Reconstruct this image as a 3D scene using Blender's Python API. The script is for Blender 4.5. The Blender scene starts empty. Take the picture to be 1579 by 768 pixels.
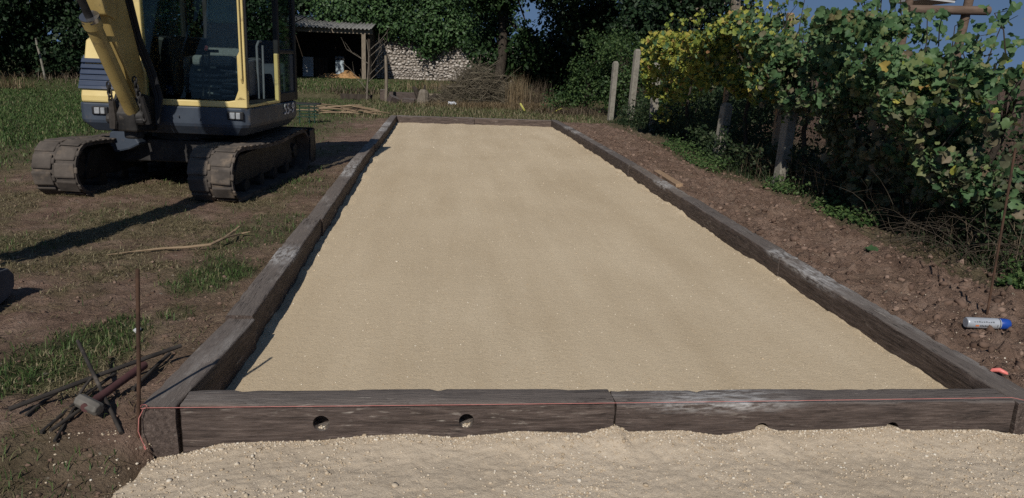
import bpy, bmesh, math, random
import numpy as np
from mathutils import Vector, Matrix

SC = bpy.context.scene
COL = SC.collection
RAD = math.radians
rng = np.random.default_rng(11)
random.seed(5)

# ------------------------------------------------------------------ camera
CX, CY, CZ = 1.041, -3.082, 1.4986
PITCH, YAW, ROLL = RAD(13.963), RAD(5.487), RAD(2.143)
FPX = 1186.0
_f = Vector((math.sin(YAW)*math.cos(PITCH), math.cos(YAW)*math.cos(PITCH), -math.sin(PITCH)))
_r0 = Vector((math.cos(YAW), -math.sin(YAW), 0)); _u0 = _r0.cross(_f)
_r = _r0*math.cos(ROLL) + _u0*math.sin(ROLL); _u = -_r0*math.sin(ROLL) + _u0*math.cos(ROLL)
camd = bpy.data.cameras.new('camera'); cam = bpy.data.objects.new('camera', camd); COL.objects.link(cam)
cam.matrix_world = Matrix(((_r.x, _u.x, -_f.x, CX), (_r.y, _u.y, -_f.y, CY), (_r.z, _u.z, -_f.z, CZ), (0, 0, 0, 1)))
camd.sensor_width = 36; camd.lens = FPX/1579*36; camd.clip_end = 2000; camd.clip_start = 0.05
SC.camera = cam
# ------------------------------------------------------------------ light
SUN_AZ = math.atan2(-0.27, -0.963); SUN_EL = RAD(37)
world = bpy.data.worlds.new('World'); SC.world = world; world.use_nodes = True
wn = world.node_tree; bg = wn.nodes['Background']
sky = wn.nodes.new('ShaderNodeTexSky'); sky.sky_type = 'NISHITA'; sky.sun_disc = False
sky.sun_elevation = SUN_EL; sky.sun_rotation = SUN_AZ
sky.air_density = 1.0; sky.dust_density = 0.0; sky.ozone_density = 2.0; sky.altitude = 0
_tc = wn.nodes.new('ShaderNodeTexCoord'); _va = wn.nodes.new('ShaderNodeVectorMath'); _va.operation = 'ADD'; _va.inputs[1].default_value = (0, 0, .42)
_vn = wn.nodes.new('ShaderNodeVectorMath'); _vn.operation = 'NORMALIZE'
wn.links.new(_tc.outputs['Generated'], _va.inputs[0]); wn.links.new(_va.outputs[0], _vn.inputs[0]); wn.links.new(_vn.outputs[0], sky.inputs[0])
wn.links.new(sky.outputs[0], bg.inputs[0]); bg.inputs[1].default_value = 0.056
sd = bpy.data.lights.new('sun', 'SUN'); sd.energy = 3.0; sd.angle = RAD(0.53); sd.color = (1, 0.955, 0.88)
so = bpy.data.objects.new('sun', sd); COL.objects.link(so)
_sd = Vector((0.27*math.cos(SUN_EL), 0.963*math.cos(SUN_EL), -math.sin(SUN_EL)))
so.rotation_euler = _sd.to_track_quat('-Z', 'Y').to_euler(); so.location = (-5, -15, 14)
SC.view_settings.view_transform = 'Standard'; SC.view_settings.look = 'None'
SC.view_settings.exposure = 0.30; SC.view_settings.gamma = 1
SC.render.engine = 'CYCLES'; SC.cycles.use_denoising = False
SC.cycles.max_bounces = 6; SC.cycles.transparent_max_bounces = 12

# ------------------------------------------------------------------ pixel -> point helpers (photo pixels, 1579 x 768)
def ray(px, py): return _f*FPX + _r*(px-789.5) - _u*(py-384)
def gp(px, py, z=0.0):
    d = ray(px, py); t = (z-CZ)/d.z; return Vector((CX, CY, CZ)) + d*t
def at_y(px, py, Y):
    d = ray(px, py); return Vector((CX, CY, CZ)) + d*((Y-CY)/d.y)
def at_x(px, py, X):
    d = ray(px, py); return Vector((CX, CY, CZ)) + d*((X-CX)/d.x)

# ------------------------------------------------------------------ noise (numpy)
_P = rng.permutation(512); _V = rng.random(512)
def vnoise(x, y):
    xi = np.floor(x).astype(int); yi = np.floor(y).astype(int); xf = x-xi; yf = y-yi
    u = xf*xf*(3-2*xf); v = yf*yf*(3-2*yf)
    def h(a, b): return _V[_P[(a + _P[b & 511]) & 511]]
    return (h(xi, yi)*(1-u)+h(xi+1, yi)*u)*(1-v) + (h(xi, yi+1)*(1-u)+h(xi+1, yi+1)*u)*v
def fbm(x, y, o=4, g=.5):
    s = 0; a = 1; t = 0
    for i in range(o):
        s = s + a*(vnoise(x+17.3*i, y-9.1*i)-.5)*2; t += a; a *= g; x = x*2.03; y = y*2.03
    return s/t
def sstep(a, b, x):
    t = np.clip((x-a)/(b-a), 0, 1); return t*t*(3-2*t)

# ------------------------------------------------------------------ materials
MATS = {}
def new_mat(name):
    m = bpy.data.materials.new(name); m.use_nodes = True; nt = m.node_tree
    b = nt.nodes['Principled BSDF']; MATS[name] = m
    return m, nt, b
def N(nt, t, **kw):
    n = nt.nodes.new(t)
    for k, v in kw.items(): setattr(n, k, v)
    return n
def ramp(nt, fac, stops, interp='LINEAR'):
    r = N(nt, 'ShaderNodeValToRGB'); cr = r.color_ramp; cr.interpolation = interp
    while len(cr.elements) < len(stops): cr.elements.new(0.5)
    for e, (p, c) in zip(cr.elements, stops):
        e.position = p; e.color = (c[0], c[1], c[2], 1)
    nt.links.new(fac, r.inputs[0]); return r.outputs[0]
def coords(nt, stretch=(1, 1, 1), kind='Object', shift=True):
    tc = N(nt, 'ShaderNodeTexCoord'); mp = N(nt, 'ShaderNodeMapping'); mp.inputs['Scale'].default_value = stretch
    nt.links.new(tc.outputs[kind], mp.inputs[0])
    if shift:
        oi = N(nt, 'ShaderNodeObjectInfo'); mu = N(nt, 'ShaderNodeMath', operation='MULTIPLY'); mu.inputs[1].default_value = 53.0
        nt.links.new(oi.outputs['Random'], mu.inputs[0]); nt.links.new(mu.outputs[0], mp.inputs['Location'])
    return mp.outputs[0]
def noise(nt, vec, scale, detail=6, rough=.6):
    n = N(nt, 'ShaderNodeTexNoise'); n.inputs['Scale'].default_value = scale
    n.inputs['Detail'].default_value = detail; n.inputs['Roughness'].default_value = rough
    nt.links.new(vec, n.inputs['Vector']); return n.outputs['Fac']
def mixc(nt, fac, a, b):
    m = N(nt, 'ShaderNodeMix', data_type='RGBA')
    if isinstance(fac, (int, float)): m.inputs[0].default_value = fac
    else: nt.links.new(fac, m.inputs[0])
    for s, c in ((6, a), (7, b)):
        if isinstance(c, (tuple, list)): m.inputs[s].default_value = (c[0], c[1], c[2], 1)
        else: nt.links.new(c, m.inputs[s])
    return m.outputs[2]
def bump(nt, b, h, strength, dist=0.01):
    n = N(nt, 'ShaderNodeBump'); n.inputs['Strength'].default_value = strength; n.inputs['Distance'].default_value = dist
    nt.links.new(h, n.inputs['Height']); nt.links.new(n.outputs[0], b.inputs['Normal'])
def nmat(name, stops, scale=8, detail=6, rough=.8, bs=.3, bd=.01, bscale=None, stretch=(1, 1, 1), kind='Object', spec=.3, metal=0, shift=True, dust=None):
    m, nt, b = new_mat(name); v = coords(nt, stretch, kind, shift)
    f = noise(nt, v, scale, detail); c = ramp(nt, f, stops)
    if dust:
        v2 = coords(nt, (1, 1, 1), kind, shift); d = noise(nt, v2, dust[1], 5, .65)
        k = ramp(nt, d, [(dust[2], (0, 0, 0)), (min(1, dust[2]+.18), (1, 1, 1))])
        c = mixc(nt, k, c, dust[0])
    nt.links.new(c, b.inputs['Base Color']); b.inputs['Roughness'].default_value = rough
    b.inputs['Specular IOR Level'].default_value = spec; b.inputs['Metallic'].default_value = metal
    if bs: bump(nt, b, noise(nt, v, bscale or scale*3, 5), bs, bd)
    return m
def leaf_mat(name, stops, trans=.25, use_obj=False, rough=.55, spec=.25):
    m, nt, b = new_mat(name)
    if use_obj: fac = N(nt, 'ShaderNodeObjectInfo').outputs['Random']
    else: fac = N(nt, 'ShaderNodeAttribute', attribute_name='rnd').outputs['Fac']
    c = ramp(nt, fac, stops); nt.links.new(c, b.inputs['Base Color']); b.inputs['Roughness'].default_value = rough
    b.inputs['Specular IOR Level'].default_value = spec
    t = N(nt, 'ShaderNodeBsdfTranslucent'); nt.links.new(c, t.inputs[0])
    mx = N(nt, 'ShaderNodeMixShader'); mx.inputs[0].default_value = trans
    nt.links.new(b.outputs[0], mx.inputs[1]); nt.links.new(t.outputs[0], mx.inputs[2])
    nt.links.new(mx.outputs[0], nt.nodes['Material Output'].inputs[0]); return m

# sleepers: dark creosoted oak, greyer on weathered top, chalky scuffs
m, nt, b = new_mat('sleeper')
v = coords(nt, (1.5, 15, 15)); c = ramp(nt, noise(nt, v, 4, 10, .72), [(.30, (.030, .022, .019)), (.44, (.078, .058, .049)), (.57, (.124, .094, .080)), (.74, (.24, .19, .162))])
g = N(nt, 'ShaderNodeNewGeometry'); sx = N(nt, 'ShaderNodeSeparateXYZ'); nt.links.new(g.outputs['Normal'], sx.inputs[0])
v2 = coords(nt, (1, 3, 3)); cr_ = ramp(nt, noise(nt, v2, 2.6, 6, .7), [(.50, (0, 0, 0)), (.72, (1, 1, 1))])
top = ramp(nt, sx.outputs[2], [(.35, (0, 0, 0)), (.85, (1, 1, 1))])
c = mixc(nt, .55, c, mixc(nt, top, c, (.245, .215, .190)))
vz = coords(nt, (1, 4, 4)); cz_ = ramp(nt, noise(nt, vz, 1.1, 7, .7), [(.52, (0, 0, 0)), (.66, (1, 1, 1))])
mz = N(nt, 'ShaderNodeMix', data_type='RGBA', blend_type='MULTIPLY'); mz.inputs[0].default_value = 1; nt.links.new(cz_, mz.inputs[6]); nt.links.new(top, mz.inputs[7])
sc_z = N(nt, 'ShaderNodeMix', data_type='RGBA', blend_type='MULTIPLY'); sc_z.inputs[0].default_value = 1; nt.links.new(mz.outputs[2], sc_z.inputs[6]); sc_z.inputs[7].default_value = (.6, .6, .6, 1)
c = mixc(nt, sc_z.outputs[2], c, (.42, .39, .36))
oi_ = N(nt, 'ShaderNodeObjectInfo'); tone = ramp(nt, oi_.outputs['Random'], [(0, (.72, .72, .74)), (1, (1.0, .97, .93))])
mt_ = N(nt, 'ShaderNodeMix', data_type='RGBA', blend_type='MULTIPLY'); mt_.inputs[0].default_value = 1; nt.links.new(c, mt_.inputs[6]); nt.links.new(tone, mt_.inputs[7]); c = mt_.outputs[2]
vk = coords(nt, (.55, 16, 16)); ck = ramp(nt, noise(nt, vk, 3.4, 4, .55), [(.475, (0, 0, 0)), (.5, (1, 1, 1)), (.525, (0, 0, 0))])
vm = coords(nt, (1, 1, 1)); cm = ramp(nt, noise(nt, vm, 2.4, 3, .5), [(.48, (0, 0, 0)), (.60, (1, 1, 1))])
mk = N(nt, 'ShaderNodeMix', data_type='RGBA', blend_type='MULTIPLY'); mk.inputs[0].default_value = 1; nt.links.new(ck, mk.inputs[6]); nt.links.new(cm, mk.inputs[7])
c = mixc(nt, mk.outputs[2], c, (.012, .009, .008))
v3 = coords(nt, (2.2, 14, 14)); sp = ramp(nt, noise(nt, v3, 5, 4, .6), [(.58, (0, 0, 0)), (.70, (1, 1, 1))])
ml = N(nt, 'ShaderNodeMix', data_type='RGBA', blend_type='MULTIPLY'); ml.inputs[0].default_value = 1; nt.links.new(sp, ml.inputs[6]); nt.links.new(cr_, ml.inputs[7])
c = mixc(nt, ml.outputs[2], c, (.45, .40, .34)); vq = coords(nt, (2.5, 10, 10)); cq = ramp(nt, noise(nt, vq, 4, 7, .7), [(.42, (0, 0, 0)), (.62, (1, 1, 1))])
aq = N(nt, 'ShaderNodeAttribute', attribute_name='chalk'); mq = N(nt, 'ShaderNodeMath', operation='MULTIPLY'); nt.links.new(aq.outputs['Fac'], mq.inputs[0]); nt.links.new(cq, mq.inputs[1])
c = mixc(nt, mq.outputs[0], c, (.46, .44, .42))
nt.links.new(c, b.inputs['Base Color'])
b.inputs['Roughness'].default_value = .72; b.inputs['Specular IOR Level'].default_value = .3
v4 = coords(nt, (2.0, 20, 20)); bump(nt, b, noise(nt, v4, 5, 8, .7), .7, .014)

# pale crushed limestone, fine on the court, coarser on the apron
def sandmat(name, tint, grain, bs, st=.10):
    m, nt, b = new_mat(name); v = coords(nt, (1, 1, 1), shift=False)
    big = noise(nt, coords(nt, (1, st, 1), shift=False), 2.6, 6, .65); pat = noise(nt, coords(nt, (1, .6, 1), shift=False), .9, 4, .6)
    av = N(nt, 'ShaderNodeMath', operation='ADD'); nt.links.new(big, av.inputs[0]); nt.links.new(pat, av.inputs[1]); hv_ = N(nt, 'ShaderNodeMath', operation='MULTIPLY'); hv_.inputs[1].default_value = .5; nt.links.new(av.outputs[0], hv_.inputs[0])
    c = ramp(nt, hv_.outputs[0], [(.36, tint[0]), (.62, tint[1])])
    fine = noise(nt, v, grain, 5, .75)
    c = mixc(nt, ramp(nt, fine, [(.30, (1, 1, 1)), (.48, (0, 0, 0))]), c, tint[2])
    c = mixc(nt, ramp(nt, fine, [(.60, (0, 0, 0)), (.76, (1, 1, 1))]), c, tint[3])
    nt.links.new(c, b.inputs['Base Color']); b.inputs['Roughness'].default_value = .95; b.inputs['Specular IOR Level'].default_value = .1
    ad = N(nt, 'ShaderNodeMath', operation='ADD'); nt.links.new(fine, ad.inputs[0]); nt.links.new(noise(nt, v, grain*.23, 5, .7), ad.inputs[1])
    bump(nt, b, ad.outputs[0], bs, .012); return m
sandmat('sand', ((.52, .410, .272), (.63, .510, .352), (.42, .322, .205), (.72, .61, .455)), 95, .50)
sandmat('apron', ((.47, .38, .275), (.58, .48, .36), (.38, .295, .205), (.70, .61, .49)), 110, .55, 1.0)
m, nt, b = new_mat('pebble'); c = ramp(nt, N(nt, 'ShaderNodeAttribute', attribute_name='rnd').outputs['Fac'], [(0, (.40, .31, .21)), (.5, (.52, .43, .32)), (.88, (.60, .52, .41)), (1, (.70, .64, .54))]); nt.links.new(c, b.inputs['Base Color']); b.inputs['Roughness'].default_value = .95; b.inputs['Specular IOR Level'].default_value = .1

m, nt, b = new_mat('chip'); c = ramp(nt, N(nt, 'ShaderNodeAttribute', attribute_name='rnd').outputs['Fac'], [(0, (.36, .275, .18)), (.6, (.55, .45, .325)), (1, (.72, .65, .53))]); nt.links.new(c, b.inputs['Base Color']); b.inputs['Roughness'].default_value = .95; b.inputs['Specular IOR Level'].default_value = .1
# ground: reddish soil, thatch, grass by baked cover attributes
m, nt, b = new_mat('ground'); v = coords(nt, shift=False)
soil = ramp(nt, noise(nt, v, 3.5, 9, .7), [(.28, (.105, .066, .048)), (.5, (.215, .142, .106)), (.75, (.34, .24, .185))])
thatch = ramp(nt, noise(nt, v, 9, 8, .75), [(.3, (.075, .062, .034)), (.52, (.165, .135, .076)), (.75, (.29, .235, .145))])
green = ramp(nt, noise(nt, v, 7, 8, .7), [(.3, (.022, .036, .012)), (.55, (.050, .070, .024)), (.8, (.110, .110, .045))])
field = ramp(nt, noise(nt, v, 1.5, 8, .7), [(.3, (.085, .055, .038)), (.7, (.16, .105, .075))])
at_ = N(nt, 'ShaderNodeAttribute', attribute_name='cover'); sep = N(nt, 'ShaderNodeSeparateColor'); nt.links.new(at_.outputs['Color'], sep.inputs[0])
c = mixc(nt, sep.outputs[0], soil, thatch); c = mixc(nt, sep.outputs[1], c, green); c = mixc(nt, sep.outputs[2], c, field)
sp = ramp(nt, noise(nt, v, 26, 2, .5), [(.70, (0, 0, 0)), (.74, (1, 1, 1))]); c = mixc(nt, sp, c, (.30, .26, .20))
nt.links.new(c, b.inputs['Base Color']); b.inputs['Roughness'].default_value = .95; b.inputs['Specular IOR Level'].default_value = .1
ad = N(nt, 'ShaderNodeMath', operation='ADD'); nt.links.new(noise(nt, v, 14, 8, .7), ad.inputs[0]); nt.links.new(noise(nt, v, 60, 5, .7), ad.inputs[1])
bump(nt, b, ad.outputs[0], .9, .035)

m, nt, b = new_mat('clod'); c = ramp(nt, N(nt, 'ShaderNodeAttribute', attribute_name='rnd').outputs['Fac'], [(0, (.09, .058, .043)), (.7, (.185, .123, .092)), (1, (.25, .175, .135))]); nt.links.new(c, b.inputs['Base Color']); b.inputs['Roughness'].default_value = .95; b.inputs['Specular IOR Level'].default_value = .1
Y_ = (.52, .36, .085)
nmat('yellow_paint', [(.3, (.54, .41, .15)), (.55, (.63, .49, .20)), (.8, (.68, .54, .25))], 3, 6, .38, .05, .003, dust=((.20, .15, .09), 5, .60), spec=.45)
nmat('boom_paint', [(.3, (.33, .235, .08)), (.6, (.43, .315, .12)), (.8, (.48, .37, .17))], 4, 7, .42, .08, .003, dust=((.15, .11, .065), 7, .57), spec=.45)
nmat('blue_paint', [(.3, (.014, .026, .056)), (.7, (.024, .040, .080))], 4, 6, .4, .05, .003, dust=((.11, .10, .09), 4, .60), spec=.4)
nmat('slate_paint', [(.3, (.034, .044, .062)), (.7, (.056, .070, .092))], 4, 6, .5, .06, .003, dust=((.12, .10, .085), 5, .58), spec=.35)
nmat('black_plastic', [(.3, (.008, .008, .009)), (.7, (.02, .02, .022))], 6, 4, .55, .1, .003)
nmat('dark_steel', [(.3, (.018, .017, .017)), (.7, (.05, .046, .043))], 8, 6, .6, .2, .004, metal=.2, dust=((.10, .08, .06), 5, .58))
nmat('bucket_steel', [(.3, (.05, .052, .058)), (.7, (.11, .11, .118))], 6, 6, .6, .25, .006, dust=((.15, .12, .09), 4, .55))
nmat('grey_plastic', [(.3, (.09, .10, .11)), (.7, (.15, .16, .175))], 6, 4, .5, .05, .002)
nmat('seat_cloth', [(.3, (.13, .13, .135)), (.7, (.20, .20, .205))], 40, 4, .9, .3, .003)
nmat('plastic_wrap', [(.3, (.10, .16, .18)), (.6, (.20, .28, .30)), (.8, (.42, .50, .52))], 5, 4, .25, .4, .02)
nmat('rubber', [(.3, (.055, .047, .041)), (.55, (.098, .083, .071)), (.8, (.15, .125, .105))], 5, 7, .92, .5, .006, spec=.15, dust=((.20, .155, .115), 4, .52))
nmat('chrome', [(.3, (.28, .28, .29)), (.7, (.42, .42, .43))], 6, 3, .25, 0, metal=.9)
nmat('lamp_lens', [(.3, (.22, .23, .24)), (.7, (.36, .37, .38))], 12, 3, .15, .2, .002)
nmat('white_print', [(.3, (.55, .55, .55)), (.7, (.70, .70, .70))], 20, 3, .5, 0)
nmat('concrete', [(.3, (.16, .145, .118)), (.55, (.25, .23, .19)), (.8, (.34, .32, .27))], 9, 8, .95, .6, .01, spec=.1, dust=((.10, .10, .06), 9, .57))
nmat('old_wood', [(.3, (.13, .105, .08)), (.7, (.27, .225, .17))], 5, 7, .9, .5, .008, stretch=(8, 8, 1), spec=.15)
nmat('brown_log', [(.3, (.10, .068, .050)), (.7, (.17, .12, .088))], 5, 7, .9, .4, .008, stretch=(1, 6, 6), spec=.15)
nmat('fresh_plank', [(.3, (.26, .17, .105)), (.7, (.38, .26, .165))], 5, 7, .85, .3, .005, stretch=(1, 9, 9), spec=.15)
nmat('rust', [(.3, (.035, .022, .016)), (.6, (.085, .048, .031)), (.8, (.13, .075, .05))], 12, 6, .85, .4, .003, spec=.2)
nmat('rod_black', [(.3, (.020, .017, .015)), (.7, (.06, .05, .042))], 9, 6, .75, .4, .004, dust=((.19, .16, .13), 6, .58))
nmat('hammer_red', [(.3, (.065, .028, .027)), (.7, (.12, .055, .05))], 8, 5, .7, .3, .003)
nmat('hammer_head', [(.3, (.10, .092, .08)), (.7, (.20, .18, .155))], 9, 6, .6, .3, .004, metal=.2)
nmat('pink_string', [(.3, (.42, .14, .125)), (.7, (.55, .22, .19))], 30, 3, .8, 0)
nmat('pink_plastic', [(.3, (.70, .17, .15)), (.7, (.78, .24, .20))], 10, 3, .4, 0)
nmat('can_grey', [(.3, (.36, .38, .41)), (.7, (.50, .52, .55))], 9, 5, .35, .05, .001, metal=.2, dust=((.25, .21, .17), 9, .62))
nmat('can_blue', [(.3, (.012, .05, .27)), (.7, (.018, .075, .36))], 8, 3, .4, 0)
nmat('can_orange', [(.3, (.55, .14, .03)), (.7, (.6, .17, .05))], 8, 3, .5, 0)
nmat('bark', [(.3, (.028, .022, .018)), (.7, (.085, .07, .056))], 6, 8, .95, .9, .03, stretch=(4, 4, 1), spec=.1)
nmat('pale_bark', [(.3, (.11, .09, .07)), (.7, (.23, .20, .16))], 6, 8, .95, .6, .02, stretch=(4, 4, 1), spec=.1)
nmat('dead_twig', [(.3, (.065, .054, .038)), (.7, (.165, .14, .10))], 3, 5, .9, 0, spec=.1)
nmat('bark_twig', [(.3, (.04, .032, .024)), (.7, (.11, .088, .066))], 3, 5, .9, 0, spec=.1)
nmat('stick', [(.3, (.19, .135, .085)), (.7, (.32, .235, .155))], 5, 6, .9, .3, .004, stretch=(1, 5, 5), spec=.1)
nmat('rubble', [(.3, (.25, .215, .185)), (.5, (.42, .375, .335)), (.7, (.60, .56, .51))], 6, 3, .95, .5, .03, spec=.1)
nmat('mortar', [(.3, (.13, .11, .09)), (.7, (.24, .21, .18))], 5, 7, .95, .6, .03, spec=.1)
nmat('brick_red', [(.3, (.16, .07, .045)), (.7, (.24, .115, .08))], 3, 5, .95, .3, .01, spec=.1)
nmat('roof_cement', [(.3, (.13, .128, .12)), (.7, (.23, .225, .21))], 4, 7, .95, .3, .01, spec=.1, dust=((.09, .09, .06), 3, .58))
nmat('shed_dark', [(.3, (.03, .024, .019)), (.7, (.075, .06, .048))], 5, 6, .95, .4, .01, stretch=(6, 6, 1), spec=.1)
nmat('bin_blue', [(.3, (.30, .37, .41)), (.7, (.42, .49, .52))], 5, 5, .5, .05, .003)
nmat('pale_board', [(.3, (.36, .36, .36)), (.7, (.50, .50, .49))], 4, 5, .8, .1, .005)
nmat('wood_chips', [(.3, (.36, .20, .085)), (.7, (.55, .33, .16))], 9, 6, .95, .8, .05, spec=.1)
nmat('white_litter', [(.3, (.62, .64, .68)), (.7, (.78, .80, .82))], 4, 3, .6, .2, .01)
nmat('green_metal', [(.3, (.008, .026, .018)), (.7, (.016, .05, .033))], 8, 4, .5, .1, .003)
nmat('yellow_strap', [(.3, (.50, .48, .10)), (.7, (.62, .58, .18))], 8, 3, .6, 0)
nmat('wire', [(.3, (.05, .04, .033)), (.7, (.11, .09, .075))], 30, 3, .7, 0, metal=.3)
# glass
m, nt, b = new_mat('glass'); b.inputs['Base Color'].default_value = (.75, .82, .80, 1); b.inputs['Roughness'].default_value = .03
tr = N(nt, 'ShaderNodeBsdfTransparent'); tr.inputs[0].default_value = (.80, .86, .84, 1)
gl = N(nt, 'ShaderNodeBsdfGlossy'); gl.inputs['Roughness'].default_value = .03; gl.inputs[0].default_value = (.8, .85, .85, 1)
fr = N(nt, 'ShaderNodeFresnel'); fr.inputs[0].default_value = 1.45
fm_ = N(nt, 'ShaderNodeMath', operation='MULTIPLY'); fm_.inputs[1].default_value = .45; nt.links.new(fr.outputs[0], fm_.inputs[0])
mx = N(nt, 'ShaderNodeMixShader'); nt.links.new(fm_.outputs[0], mx.inputs[0]); nt.links.new(tr.outputs[0], mx.inputs[1]); nt.links.new(gl.outputs[0], mx.inputs[2])
nt.links.new(mx.outputs[0], nt.nodes['Material Output'].inputs[0])

GREEN = [(0, (.016, .036, .012)), (.45, (.034, .072, .022)), (.8, (.060, .112, .034)), (1, (.10, .15, .05))]
leaf_mat('leaf_tree', [(0, (.013, .030, .011)), (.5, (.027, .058, .019)), (1, (.052, .095, .032))])
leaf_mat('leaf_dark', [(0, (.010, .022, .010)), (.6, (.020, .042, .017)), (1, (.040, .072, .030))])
leaf_mat('leaf_ivy', [(0, (.022, .048, .018)), (.5, (.042, .088, .028)), (.85, (.066, .125, .040)), (1, (.10, .16, .06))], .15, spec=.35)
leaf_mat('leaf_bush', [(0, (.026, .052, .016)), (.5, (.052, .096, .028)), (1, (.105, .155, .05))])
leaf_mat('leaf_hedge', [(0, (.018, .038, .012)), (.5, (.040, .078, .024)), (1, (.085, .13, .042))])
VG = [(0, (.040, .080, .034)), (.35, (.066, .130, .050)), (.7, (.110, .190, .080)), (.92, (.17, .205, .075)), (1, (.24, .20, .10))]
VY = [(0, (.11, .17, .04)), (.35, (.24, .28, .05)), (.7, (.37, .37, .07)), (.93, (.42, .34, .08)), (1, (.32, .17, .08))]
VD = [(0, (.050, .065, .034)), (.45, (.10, .118, .060)), (.8, (.15, .145, .085)), (1, (.21, .155, .10))]
for nm, st in (('vine_green', VG), ('vine_yellow', VY), ('vine_dull', VD)):
    leaf_mat(nm, st, .3); leaf_mat(nm+'_single', st, .3, use_obj=True)
leaf_mat('grass_green', [(0, (.036, .070, .018)), (.5, (.070, .125, .034)), (.85, (.125, .170, .058)), (1, (.25, .22, .115))], .3)
leaf_mat('grass_dry', [(0, (.070, .066, .030)), (.4, (.15, .13, .066)), (.75, (.25, .21, .12)), (1, (.36, .30, .19))], .25)
leaf_mat('grass_shade', [(0, (.014, .028, .011)), (.6, (.030, .052, .020)), (1, (.065, .085, .036))], .3)  # undergrowth green darkened, shade from the vines painted into the colour
leaf_mat('reed', [(0, (.13, .095, .052)), (.5, (.24, .175, .10)), (1, (.36, .275, .17))], .3)
leaf_mat('bramble', [(0, (.05, .040, .026)), (.5, (.11, .082, .055)), (1, (.18, .14, .095))], .1)

# ------------------------------------------------------------------ mesh helpers
def mesh_np(name, V, F, mat, rnd=None, smooth=False):
    """V (n,3), F (m,k) with constant k"""
    me = bpy.data.meshes.new(name); V = np.asarray(V, np.float32); F = np.asarray(F, np.int32); k = F.shape[1]
    me.vertices.add(len(V)); me.vertices.foreach_set('co', V.ravel())
    me.loops.add(F.size); me.loops.foreach_set('vertex_index', F.ravel())
    me.polygons.add(len(F)); me.polygons.foreach_set('loop_start', np.arange(0, F.size, k, dtype=np.int32))
    if smooth: me.polygons.foreach_set('use_smooth', np.ones(len(F), bool))
    me.update(calc_edges=True)
    if rnd is not None:
        a = me.attributes.new('rnd', 'FLOAT', 'FACE'); a.data.foreach_set('value', np.asarray(rnd, np.float32))
    me.materials.append(MATS[mat] if isinstance(mat, str) else mat)
    return me
def link(name, me, parent=None):
    o = bpy.data.objects.new(name, me); COL.objects.link(o)
    if parent is not None: o.parent = parent
    return o
def tag(o, label=None, cat=None, group=None, kind=None):
    if label: o['label'] = label
    if cat: o['category'] = cat
    if group: o['group'] = group
    if kind: o['kind'] = kind
    return o
def thing(name, label, cat, loc=(0, 0, 0), rz=0, group=None):
    o = bpy.data.objects.new(name, None); COL.objects.link(o); o.location = loc; o.rotation_euler = (0, 0, rz); o.empty_display_size = .1
    return tag(o, label, cat, group)
def copy_obj(o, parent=None, link_=True):
    c = o.copy(); COL.objects.link(c); c.parent = parent; return c

class MB:
    def __init__(s): s.v = []; s.f = []
    def add(s, v, f):
        o = len(s.v); s.v += [tuple(p) for p in v]; s.f += [tuple(i+o for i in q) for q in f]; return s
    def box(s, c, sz, rot=None):
        hx, hy, hz = sz[0]/2, sz[1]/2, sz[2]/2
        P = [Vector((x, y, z)) for x in (-hx, hx) for y in (-hy, hy) for z in (-hz, hz)]
        if rot is not None: P = [rot @ p for p in P]
        c = Vector(c); P = [p+c for p in P]
        return s.add(P, [(0, 1, 3, 2), (4, 6, 7, 5), (0, 4, 5, 1), (2, 3, 7, 6), (0, 2, 6, 4), (1, 5, 7, 3)])
    def prism(s, poly, a, b, axis='x'):
        n = len(poly)
        def pt(p, t): return {'x': (t, p[0], p[1]), 'y': (p[0], t, p[1]), 'z': (p[0], p[1], t)}[axis]
        V = [pt(p, a) for p in poly] + [pt(p, b) for p in poly]
        F = [tuple(range(n))[::-1], tuple(range(n, 2*n))] + [(i, (i+1) % n, n+(i+1) % n, n+i) for i in range(n)]
        return s.add(V, F)
    def tube(s, pts, r, n=8, cap=True):
        pts = [Vector(p) for p in pts]; k = len(pts)
        rr = r if isinstance(r, (list, tuple)) else [r]*k
        V = []; up = None
        for i, p in enumerate(pts):
            t = (pts[min(i+1, k-1)]-pts[max(i-1, 0)]).normalized()
            if up is None: up = Vector((0, 0, 1)) if abs(t.z) < .9 else Vector((1, 0, 0))
            a = t.cross(up).normalized(); bq = a.cross(t).normalized(); up = bq
            for j in range(n):
                w = 2*math.pi*j/n; V.append(p + (a*math.cos(w)+bq*math.sin(w))*rr[i])
        F = [(i*n+j, i*n+(j+1) % n, (i+1)*n+(j+1) % n, (i+1)*n+j) for i in range(k-1) for j in range(n)]
        if cap: F += [tuple(range(n))[::-1], tuple(range((k-1)*n, k*n))]
        return s.add(V, F)
    def build(s, name, mat, parent=None, smooth=False, bevel=0, seg=2):
        me = bpy.data.meshes.new(name); me.from_pydata(s.v, [], s.f); me.update()
        bm = bmesh.new(); bm.from_mesh(me); bmesh.ops.recalc_face_normals(bm, faces=bm.faces); bm.to_mesh(me); bm.free()
        me.materials.append(MATS[mat])
        o = link(name, me, parent)
        if smooth:
            for p in me.polygons: p.use_smooth = True
            me.set_sharp_from_angle(angle=RAD(40))
        if bevel:
            md = o.modifiers.new('bevel', 'BEVEL'); md.width = bevel; md.segments = seg; md.limit_method = 'ANGLE'; md.angle_limit = RAD(35)
        return o

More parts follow.
